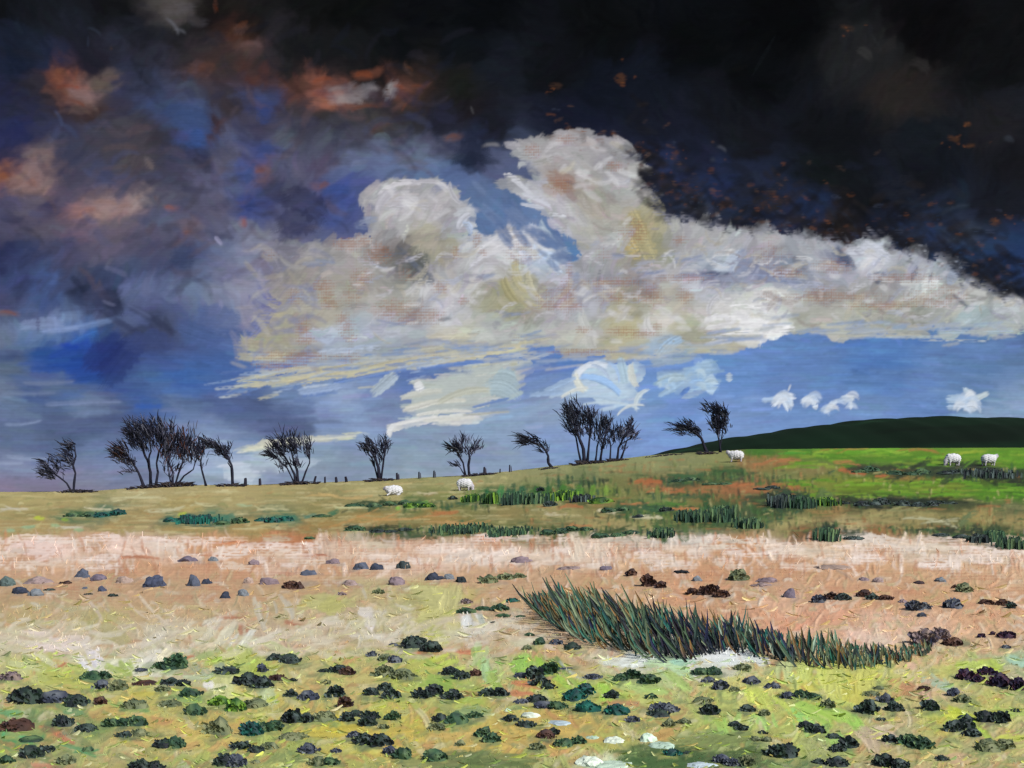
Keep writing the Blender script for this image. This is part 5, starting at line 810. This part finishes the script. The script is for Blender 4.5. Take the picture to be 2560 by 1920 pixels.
def post(u, v, h, w, lean, label, pair=False):
    x, y, z = at(u, v); y = min(y, 88.8); sc = y / FD; z = float(terrain(u, y))
    g = Geo(); H = h * sc
    def one(dx, le, hh, ww):
        g.tube([(dx, 0, -.15), (dx + le * hh * .5, 0, hh * .5), (dx + le * hh, 0, hh * .93), (dx + le * hh + ww * .3, 0, hh)], [ww * .55, ww * .5, ww * .45, ww * .2], lin((34, 32, 42)) / LIT * random.uniform(.8, 1.5), 7)
    one(0, lean, H, w * sc)
    root = link('fence_post', g.mesh('fence_post', M_WOOD), None, ((u - UC) * sc, y, z), label, 'fence post', 'weathered fence posts along the skyline')
    if pair:
        g = Geo()
        g.tube([(4 * sc, .02, -.1), (3.4 * sc, .02, H * .5), (3 * sc, .02, H * .85)], [w * sc * .35, w * sc * .32, w * sc * .2], lin((70, 70, 84)) / LIT, 6)
        link('brace', g.mesh('brace', M_WOOD), root)
PT = [(530, 1042, 17, 7, .02, 'thick short fence post between the bowed tree and the vase-shaped tree'), (562, 1042, 15, 6, -.05, 'short fence post halfway between the bowed tree and the vase-shaped tree'),
      (678, 1040, 16, 5, .25, 'leaning fence post just right of the vase-shaped tree'), (702, 1040, 14, 4, 0, 'thin upright fence post right of the leaning post'),
      (727, 1037, 12, 6, -.1, 'squat fence post in the middle of the row right of the vase-shaped tree'), (749, 1035, 12, 6, -.2, 'stubby fence post ending the row right of the vase-shaped tree'),
      (858, 1031, 15, 5, -.05, 'fence post just right of the fan-shaped tree'), (905, 1029, 15, 3.5, 0, 'left one of two faint posts between fan-shaped and flat-crowned trees'),
      (937, 1026, 16, 3.5, .03, 'right one of two faint posts between fan-shaped and flat-crowned trees'), (1046, 1020, 16, 5, .02, 'fence post with scrub just right of the flat-crowned tree'),
      (1080, 1018, 9, 3, .05, 'tiny fence stub between the flat-crowned tree and the paired post'), (1101, 1016, 16, 3.2, 0, 'paired thin fence post left of the tree bent flat')]
for i, a in enumerate(PT): post(*a, pair=i in (7, 8, 9, 11, 6))

# ---------------------------------------------------------------- sheep
def sheep(u, v, width, face, pose, label):
    """width in d units; face +1 looks right, -1 left; pose: graze, lie, stand"""
    x, y, z = at(u, v); sc = y / FD; L = width * sc * 1.12
    hgt = .68 * L if pose != 'lie' else .58 * L
    by = hgt * (.62 if pose != 'lie' else .5); rb = L * (.27 if pose != 'lie' else .26)
    V = [(-.30 * L, 0, by), (0, 0, by + .03 * L), (.28 * L, 0, by - .01 * L)]; r = [rb * .85, rb * 1.05, rb * .85]
    E = [(0, 1), (1, 2)]
    if pose == 'graze': nk, hd, mz = (.40 * L, 0, by - .16 * L), (.46 * L, 0, by - .36 * L), (.50 * L, 0, by - .46 * L)
    elif pose == 'lie': nk, hd, mz = (.38 * L, 0, by + .08 * L), (.47 * L, .05 * L, by + .10 * L), (.56 * L, .08 * L, by + .03 * L)
    else: nk, hd, mz = (.40 * L, 0, by + .12 * L), (.48 * L, 0, by + .20 * L), (.58 * L, 0, by + .13 * L)
    V += [nk, hd, mz]; r += [rb * .5, rb * .34, rb * .2]; E += [(2, 3), (3, 4), (4, 5)]
    for sx, root in ((-.28, 0), (.24, 2)):
        for sy in (-1, 1):
            n = len(V)
            if pose == 'lie': V += [(sx * L, sy * rb * .7, by * .35), (sx * L + .14 * L, sy * rb * .9, .03 * L)]
            else: V += [(sx * L + random.uniform(-.02, .02) * L, sy * rb * .55, by * .5), (sx * L + random.uniform(-.05, .05) * L, sy * rb * .55, .01 * L)]
            r += [rb * .26, rb * .14]; E += [(root, n), (n, n + 1)]
    g = Geo(); Vi, Fi = ICO3
    def ball(p, rx, ry, rz): g.add(Vi * np.array([rx, ry, rz]) + np.array(p), Fi, (1, 1, 1))
    ball((-.02 * L, 0, by), .43 * L, rb * .98, rb); ball((.20 * L, 0, by), .20 * L, rb * .85, rb * .92); ball((-.24 * L, 0, by - .01 * L), .2 * L, rb * .9, rb * .92)
    ball(nk, .13 * L, .11 * L, .14 * L); ball(hd, .075 * L, .065 * L, .09 * L)
    g.tube([V[2], nk, hd, mz], [.17 * L, .12 * L, .075 * L, .04 * L], (1, 1, 1), 10)
    for (i, j) in E[5:]:
        if i in (0, 2): continue
        g.tube([Vector(V[i]) + Vector((0, 0, .16 * L)), V[i], V[j]], [.09 * L, .055 * L, .038 * L], (1, 1, 1), 8)
    me = g.mesh('sheep_lumps', M_FLEECE); o = bpy.data.objects.new('sheep_lumps', me); COL.objects.link(o)
    rm = o.modifiers.new('fuse', 'REMESH'); rm.mode = 'VOXEL'; rm.voxel_size = .028 * L
    dg = bpy.context.evaluated_depsgraph_get(); dg.update()
    me2 = bpy.data.meshes.new_from_object(o.evaluated_get(dg)); bpy.data.objects.remove(o)
    P = np.array([q.co[:] for q in me2.vertices]); F = [tuple(p.vertices) for p in me2.polygons]; bpy.data.meshes.remove(me2)
    fleece = (P[:, 2] > by * .52) & (P[:, 0] < nk[0] + .01 * L) if pose != 'lie' else (P[:, 0] < nk[0] + .01 * L)
    q = P / L * 26
    nz = np.sin(q[:, 0] * 1.7 + 2 * np.sin(q[:, 1])) * np.sin(q[:, 1] * 1.9 + 1) + np.sin(q[:, 2] * 2.3 + q[:, 0])
    c0 = np.array([0, 0, by]); n = P - c0; n /= np.linalg.norm(n, axis=1, keepdims=True) + 1e-6
    P = P + n * (nz * .012 * L * fleece)[:, None]
    C = np.where(fleece[:, None], np.array([.40, .40, .41])[None] * (1 + .06 * nz[:, None]), np.array([.30, .28, .31])[None])
    P[:, 0] *= face
    if face < 0: F = [f[::-1] for f in F]
    root = link('sheep', mesh_from('sheep', P, F, C, M_FLEECE, True), None, (x, y, z - .03 * L), label, 'sheep', 'white sheep grazing on the slope')
    root.rotation_euler = (0, 0, R(random.uniform(-14, 14)))
    for sy in (-1, 1):
        g = Geo(); h = Vector((hd[0] * face, hd[1] + sy * rb * .3, hd[2] + rb * .18))
        g.blade(h, h + Vector((-.03 * L * face, sy * .10 * L, -.02 * L)), .06 * L, (.28, .25, .27), face=(0, 0, 1))
        link('ear', g.mesh('ear', M_FLEECE), root)
    return root
sheep(851, 1070, 38, -1, 'lie', 'sheep lying on the olive grass below the small fan-shaped tree')
sheep(1004, 1060, 36, 1, 'graze', 'sheep grazing with lowered head below the flat-crowned tree')
sheep(1590, 998, 34, -1, 'stand', 'small white sheep at the left end of the bright green field by the trees')
sheep(2058, 1006, 36, -1, 'graze', 'left sheep of the two at the right end of the bright green field')
sheep(2136, 1006, 34, 1, 'stand', 'right sheep of the two at the right end of the bright green field')

# ---------------------------------------------------------------- tussocks, stones, rushes
PAL = {'K': [(28,36,40),(44,54,56),(24,30,36),(56,70,62),(74,88,86),(40,58,48)], 'N': [(56,62,80),(70,76,90),(42,48,62),(98,104,110)], 'G': [(42,68,52),(54,84,60),(34,54,46),(86,110,74)],
       'T': [(18,80,74),(28,96,84),(24,60,58),(40,60,64)], 'O': [(92,102,74),(110,118,84),(74,86,66),(126,130,96)], 'P': [(112,98,104),(128,112,110),(92,84,96),(140,122,112)],
       'B': [(60,42,38),(76,52,44),(48,36,40),(96,70,56)], 'V': [(40,30,58),(54,34,56),(30,26,50),(66,40,54)], 'L': [(60,92,36),(44,80,36),(28,56,30),(110,146,50)]}
CN = {'K': 'blackish', 'N': 'slate-blue', 'G': 'dark green', 'T': 'deep teal', 'O': 'olive-grey', 'P': 'greyish purple', 'B': 'dark brown', 'V': 'violet-black', 'L': 'bright green'}
def tussock_mesh(w, h, dep, pal, lean, seed, name):
    random.seed(seed); g = Geo()
    V, F = ICO2; P = lump(V, seed, .13, 2.2) * np.array([w / 2 * .86, dep / 2 * .8, h * .72]); keep = P
    P = P.copy(); P[:, 2] = np.maximum(P[:, 2], -h * .06)
    cs = np.array([lin(random.choice(pal)) for _ in P]) / LIT * .9
    g.add(P, F, cs)
    for k in range(80):
        a = random.uniform(0, 2 * math.pi); r = random.random() ** .5
        bx, by = math.cos(a) * r * w * .40, math.sin(a) * r * dep * .40
        bz = h * .55 * math.sqrt(max(0, 1 - r * r))
        ll = h * random.uniform(.2, .42)
        dx = math.cos(a) * r * .6 + lean * .7 + random.gauss(0, .25)
        p0 = Vector((bx, by, bz * .8)); p1 = p0 + Vector((dx * ll, math.sin(a) * r * ll * .6, ll * (1 - .3 * r) * random.uniform(.5, 1)))
        g.blade(p0, p1, h * random.uniform(.16, .34), lin(random.choice(pal)) / LIT * random.uniform(.8, 1.35), (random.uniform(-.1, .1) * h, 0, -h * .05), tip=.65)
    return g.mesh(name, M_PLANT)
def stone_mesh(w, h, dep, pal, seed, name):
    random.seed(seed); V, F = ICO3
    P = lump(V, seed, .12, 1.9); P = lump(P, seed + 5, .06, 5) * np.array([w / 2, dep / 2, h * .85]); P[:, 2] = np.maximum(P[:, 2], -h * .1)
    base = lin(pal[seed % len(pal)]); r = np.random.default_rng(seed)
    C = (base[None] * (1 + .12 * r.standard_normal((len(P), 1))) + .0) / LIT
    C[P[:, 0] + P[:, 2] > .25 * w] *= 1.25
    return mesh_from(name, P, F, C, M_STONE, False)

# the three enlarged study sheets the positions were noted on: (x, y, w, h, class); class starred = stone
ORD = ['first', 'second', 'third', 'fourth', 'fifth', 'sixth', 'seventh', 'eighth', 'ninth', 'tenth', 'eleventh', 'twelfth', 'thirteenth', 'fourteenth', 'fifteenth', 'sixteenth']
ROWS = [(0, 1232, 'farthest row of the straw band'), (1232, 1262, 'upper middle of the straw band'), (1262, 1300, 'lower edge of the straw band'), (1300, 1400, 'open ground level with the rushes'),
        (1400, 1455, 'uppermost row of the green foreground'), (1455, 1495, 'second row of the green foreground'), (1495, 1530, 'third row of the green foreground'), (1530, 1570, 'fourth row of the green foreground'),
        (1570, 1615, 'last row but one in the foreground'), (1615, 2000, 'nearest row at the bottom edge')]
cells = {}
for it in items:
    row = [r[2] for r in ROWS if r[0] <= it[1] < r[1]][0]
    side = 'left' if it[0] < 740 else ('middle' if it[0] < 1480 else 'right')
    size = 'small' if it[2] < 22 else ('wide' if it[2] > 38 else '')
    it.append((size, it[4], row, side)); cells.setdefault(it[5], []).append(it)
for i, it in enumerate(items):
    u, v, w_, h_, cl, key = it
    size, _, row, side = key; mates = sorted(cells[key], key=lambda q: q[0]); n = mates.index(it)
    stone = cl.endswith('*'); cn = CN[cl[0]]; kd = 'stone' if stone else 'tussock'
    which = '' if len(mates) == 1 else (ORD[n] + ' ' if len(mates) > 1 else '')
    body = ' '.join(x for x in (size, cn, kd) if x)
    lab = (body[0].upper() + body[1:] + f', {row}, {side}' if not which else f'{which.strip().capitalize()} from left of the {body}s, {row}, {side}')
    lab = lab.replace('in the foreground', 'of foreground').replace('of the straw band', 'of straw band').replace('of the green foreground', 'of green foreground')
    x, y, z = at(u, v + h_ * .45); s = y / FD
    W, H = w_ * s * (1.12 if stone else 1.22), max(h_ * s * (1.08 if stone else 1.3), .06)
    # what is seen of a mound is mostly its height, a little of its depth
    dep = W * .8; H = max(.75 * H, H - dep * .2 * CAM_Z / y)
    H *= 1.0
    pal = PAL[cl[0]]
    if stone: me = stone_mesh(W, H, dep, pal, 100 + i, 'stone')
    else: me = tussock_mesh(W, H, dep, pal, -.25, 100 + i, 'tussock')
    o = link(kd, me, None, (x, y + dep * .3, ground_z(x, y + dep * .3) - .01), lab, kd, 'stones scattered over the straw' if stone else 'dark tussocks dotted over the pasture')
    o.rotation_euler = (0, 0, R(((i * 37) % 30) - 15))
random.seed(5)

# pale thick stones near the bottom edge
for i, (u, v, w_, h_, lab) in enumerate([(1095, 1531, 18, 16, 'small pale mint stone, leftmost of the pale stones'), (1145, 1540, 44, 26, 'pale mint stone tilted beside a blackish tussock'), (1212, 1560, 60, 14, 'long thin pale blue-white stone'),
      (1282, 1592, 30, 12, 'small flat pale stone left of the cream boulder'), (1330, 1592, 50, 34, 'cream-mint stone with yellow grass round it'), (1400, 1588, 34, 36, 'tall white-mint stone, brightest of the pale stones'), (1435, 1606, 56, 22, 'low white-mint stone touching the brightest pale stone'),
      (1276, 1638, 56, 40, 'pale mint boulder at the left edge of the dark green hollow'), (1330, 1652, 90, 20, 'long pale mint slab at the bottom edge'), (1516, 1652, 60, 16, 'pale blue slab at the bottom edge right of the hollow')]):
    x, y, z = at(u, v + h_ * .4); s = y / FD; W = w_ * s; dep = W * .9; H = max(.04, h_ * s * .55 - dep * .3 * CAM_Z / y)
    pal = [(176, 196, 176), (160, 182, 164), (190, 200, 184)] if 'blue' not in lab else [(160, 176, 182), (176, 190, 196)]
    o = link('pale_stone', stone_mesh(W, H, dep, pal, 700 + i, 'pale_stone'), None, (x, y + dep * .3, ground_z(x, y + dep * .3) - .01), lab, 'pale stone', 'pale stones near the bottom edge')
    o.rotation_euler = (0, 0, R([5, 30, -8, 0, 10, -20, 12, 0, -6, 4][i]))

# dark green and bright green scrub patches of the slope
SCR = [(1060,1088,34,34,'L','bright green rush patch right below the grazing sheep'),(1108,1090,44,38,'G','dark green rush patch, second right of the grazing sheep'),(1158,1088,40,34,'G','dark green rush patch, third right of the grazing sheep'),(1215,1080,50,28,'L','bright green rush patch, fourth right of the grazing sheep'),
       (1018,1084,30,24,'L','thin green rush patch under the grazing sheep'),(1168,1062,12,16,'K','tiny black bush on top of the bright rushes'),(1258,1084,34,22,'K','blackish bush right of the bright green rushes'),(1188,1094,26,14,'K','small black bush below the bright green rushes'),(1300,1086,50,18,'L','light green grass patch right of the blackish bush'),
       (978,1080,14,14,'K','tiny black bush left of the grazing sheep'),(1440,1104,28,18,'K','blackish bush in the middle of the slope'),(1378,1118,24,14,'K','small blackish bush below the middle of the slope'),(1330,1106,60,18,'G','wide dark green bush in the middle of the slope'),
       (1500,1126,60,34,'G','dark green rush patch below the blackish bush on the slope'),(1565,1126,60,44,'G','tall dark green rush patch in the lower slope'),(1615,1140,50,30,'G','faded green rush patch near the straw, right of the tall one'),(1690,1096,50,40,'K','large dark bush at the left end of the bright green field'),(1730,1098,40,38,'G','dark green bush right of the large dark bush'),
       (1785,1092,40,24,'L','bright green bush at the end of the dark bushes'),(1790,1168,44,38,'G','dark bush touching the straw band below the green field'),(1842,1164,40,16,'K','small dark bush right of the bush touching the straw'),(2055,1160,70,14,'K','long blackish bush near the straw at far right'),(2112,1172,34,26,'K','blackish bush near the straw at far right'),
       (2190,1184,60,34,'G','green bush at the right edge above the straw'),(2150,1170,34,34,'G','dark green bush, second from the right edge above the straw'),(1860,1092,90,16,'K','left dark bush below the bright green field'),(1945,1092,90,18,'K','middle dark bush below the bright green field'),(2030,1090,80,12,'K','right dark bush below the bright green field'),
       (2140,1030,90,22,'K','dark bush below the two right-hand sheep'),(1960,1024,100,18,'G','dark brush streak left of the two right-hand sheep'),(2060,1022,90,16,'K','dark brush streak directly under the left sheep of the two'),(1870,1020,70,14,'G','faint dark brush in the middle of the bright green field'),
       (840,1094,90,14,'G','dark green bush band left of the rushes on the slope'),(905,1096,60,14,'L','green bush beside the dark green band'),(770,1094,40,10,'G','small dark green bush at the left end of the slope bushes'),(845,1148,90,12,'K','blackish brush just above the straw band'),(765,1148,40,16,'G','green bush left of the blackish brush above the straw'),
       (1000,1150,100,24,'G','green grass bank above the straw, left of middle'),(1100,1154,90,20,'G','dark green bank above the straw in the middle'),(1225,1152,110,16,'G','long dark bank above the straw, right of middle'),(1330,1156,100,14,'G','low dark bank above the straw below the slope'),(1430,1160,50,28,'G','dark green clump above the straw below the slope'),
       (170,1118,60,16,'G','dark green bush at far left of the olive field'),(235,1116,60,18,'T','teal-green bush, second from left in the olive field'),(380,1128,60,18,'T','teal bush in the olive field below the left grove'),(430,1130,70,24,'T','largest teal bush in the olive field'),(500,1132,60,18,'G','grey-green bush right of the largest teal bush'),(590,1128,80,18,'T','long teal bush below the vase-shaped tree'),
       (700,1116,40,10,'G','tiny green bush right of the long teal bush'),(1550,1048,60,10,'G','low green brush left of the orange earth'),(1480,1040,70,12,'G','low green brush under the leaning trees'),(1660,1058,60,10,'K','dark specks of brush on the orange earth'),(670,1164,24,10,'G','small green bush touching the pale straw at left')]
for i, (u, v, w_, h_, cl, lab) in enumerate(SCR):
    h_ *= 1.25 if h_ >= 20 else 1.0
    x, y, z = at(u, v); s = y / FD; g = Geo(); pal = PAL[cl]; W = w_ * s
    dep = min(W * 1.2, 5.0); n = int(40 + w_ * 1.6)
    if h_ < 20:
        m_ = max(1, int(w_ / 26)); r_ = link('low_bush', None, None, (x, y, z), lab, 'bush', 'green scrub patches on the slope')
        for k in range(m_):
            px = W * ((k + .5) / m_ - .5) + random.gauss(0, .02) * W; py = random.uniform(-.3, .3) * dep; q = random.uniform(.6, 1.15)
            link('shrub' if m_ > 1 else 'foliage', tussock_mesh(W / m_ * 1.35, h_ * s * q, min(W / m_, 2.5), pal, -.1, 4000 + i * 20 + k, 'foliage'), r_, (px, py, ground_z(x + px, y + py) - z))
        random.seed(6000 + i); continue
    for k in range(n):
        px = random.gauss(0, .27) * W; py = random.uniform(-.5, .5) * dep
        zz = ground_z(x + px, y + py) - z
        ll = h_ * s * random.uniform(.45, .95) * (.65 if h_ > 20 else .8)
        c = lin(random.choice(pal)) / LIT * random.uniform(.8, 1.3)
        p = Vector((px, py, zz - .02))
        if h_ >= 20: g.blade(p, p + Vector((random.gauss(.03, .08) * ll, 0, ll)), random.uniform(3, 6.5) * s, c, tip=.75)
        else:
            a = random.uniform(-1, 1); g.blade(p, p + Vector((a * ll * 1.5, 0, ll * .9)), random.uniform(3, 5) * s, c, (0, 0, ll * .2), tip=.4)
    r_ = link('rush_patch' if h_ >= 20 else 'low_bush', None, None, (x, y, z), lab, 'rushes' if h_ >= 20 else 'bush', 'green scrub patches on the slope')
    link('leaves', g.mesh('leaves', M_PLANT), r_, kind='stuff')

# the long rush bed in the straw
BU = [1150, 1170, 1230, 1280, 1330, 1400, 1450, 1520, 1580, 1640, 1700, 1780, 1850, 1920, 1990, 2010]
BB = [1315, 1335, 1375, 1392, 1402, 1420, 1432, 1424, 1408, 1420, 1434, 1444, 1448, 1440, 1420, 1410]
BT = [1290, 1278, 1258, 1254, 1268, 1286, 1296, 1318, 1324, 1346, 1362, 1352, 1376, 1392, 1384, 1380]
RC = [(62,82,60),(78,98,72),(44,64,50),(24,84,76),(44,100,86),(106,86,50),(120,90,52),(104,116,88),(34,50,46),(56,68,64),(88,104,84)]
RD = [(22,26,60),(20,28,44),(30,22,32),(18,40,44),(26,32,34)]
CL = [(1160, 1290, 'rush clump at the left end of the rush bed, tips curling left', 55, .0), (1290, 1430, 'second rush clump from the left, brown-green with dark roots', 60, .1), (1430, 1560, 'rush clump over the dark blue hollow of the rush bed', 60, .5),
      (1560, 1690, 'dark green rush clump with two pale blades above the white patch', 60, .3), (1690, 1830, 'low teal rush clump with pale blades right of the middle', 60, .2), (1830, 1940, 'teal-rooted rush clump near the right end of the bed', 45, .2), (1945, 2010, 'small separate rush clump at the right end of the bed', 20, .1)]
for ci, (ua, ub, lab, n, dark) in enumerate(CL):
    um = (ua + ub) / 2; vb = float(np.interp(um, BU, BB)); x, y, z = at(um, vb - 10)
    root = link('rush_clump', None, None, (x, y, z), lab, 'rushes', 'rush clumps forming the long rush bed')
    nh = max(3, int((ub - ua) / (12 if ci < 3 else 16)))
    hubs = [ua + (ub - ua) * (k + .5) / nh + random.gauss(0, 4) for k in range(nh)]
    def blade_geo(g, small):
        u = random.choice(hubs) + random.gauss(0, 9); b = float(np.interp(u, BU, BB)); t = float(np.interp(u, BU, BT)); span = b - t
        f = random.random()
        vr = b - f * span * .62 + random.gauss(0, 4)
        X, Y, Zz = at(u, vr); s = Y / FD
        ll = (min(vr - t, 90) * random.uniform(.4, 1.15) + 8) * s
        if small: ll *= random.uniform(.4, .8)
        if ci >= 4: ll *= random.uniform(.55, 1.0)
        ll = max(ll, 14 * s)
        le = {0: -.55, 1: -.5, 2: -.4, 3: -.25, 4: -.2, 5: -.15, 6: -.12}[ci] + random.gauss(0, .24)
        c = lin(random.choice(RC)) if random.random() > dark * (1.3 - f) + .12 else lin(random.choice(RD))
        if ci in (3, 4) and random.random() < .06: c = lin((150, 170, 150))
        p = Vector((X - x, Y - y, Zz - z - .02))
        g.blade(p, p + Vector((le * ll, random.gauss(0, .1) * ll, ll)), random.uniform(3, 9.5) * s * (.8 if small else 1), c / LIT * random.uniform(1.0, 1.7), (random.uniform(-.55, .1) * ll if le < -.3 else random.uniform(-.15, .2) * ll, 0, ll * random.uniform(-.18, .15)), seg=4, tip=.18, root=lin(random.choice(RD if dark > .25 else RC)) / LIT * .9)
    for k in range(n):
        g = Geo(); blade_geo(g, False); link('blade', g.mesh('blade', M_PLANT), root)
    g = Geo()
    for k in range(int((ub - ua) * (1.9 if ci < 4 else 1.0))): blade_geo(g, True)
    link('undergrowth', g.mesh('undergrowth', M_PLANT), root, kind='stuff')

# short grass standing out of the sward, coloured as the ground it grows from
g = Geo(); N = 9000
for k in range(N):
    u = random.uniform(-250, 2460); v = 1160 + 560 * random.random() ** 1.1
    x, y, z = at(u, v); s = y / FD
    if v < 1310 and random.random() < .75: continue
    c = GS.sample(np.array(u), np.array(min(v + random.uniform(-4, 4), 1750))) / LIT * random.uniform(.88, 1.2)
    ll = random.uniform(5, 13) * s * (.8 if v > 1250 else 1.1); le = random.gauss(.1, .45)
    p = Vector((x, y, z - .01))
    g.blade(p, p + Vector((le * ll, 0, ll)), random.uniform(2, 4.2) * s, np.clip(c, 0, .8), seg=1, tip=.5)
LIME = [(200,212,84),(160,190,84),(196,202,140),(138,168,84),(204,206,168),(174,180,88),(120,150,90),(206,184,110),(96,128,84)]
for k in range(2600):
    u = random.uniform(-200, 2400); v = random.uniform(1415, 1710) if random.random() < .8 else random.uniform(1270, 1415)
    x, y, z = at(u, v); s = y / FD
    bc = GS.sample(np.array(u), np.array(min(v, 1750)))
    c = (lin(random.choice(LIME)) * (.55 if v > 1415 else .25) + bc * (.45 if v > 1415 else .8)) / LIT * random.uniform(.85, 1.15)
    ll = random.uniform(12, 30) * s; le = random.choice([-1, 1, 1]) * random.uniform(.3, 1.6)
    p = Vector((x, y, z - .01))
    g.blade(p, p + Vector((le * ll, random.gauss(0, .3) * ll, ll * random.uniform(.25, .6))), random.uniform(4, 10) * s, np.clip(c, 0, .8), (0, 0, -ll * .25), seg=3, tip=.5)
link('grass', g.mesh('grass', M_PLANT), kind='stuff')
print('script built in %.1f s' % (time.time() - t0))
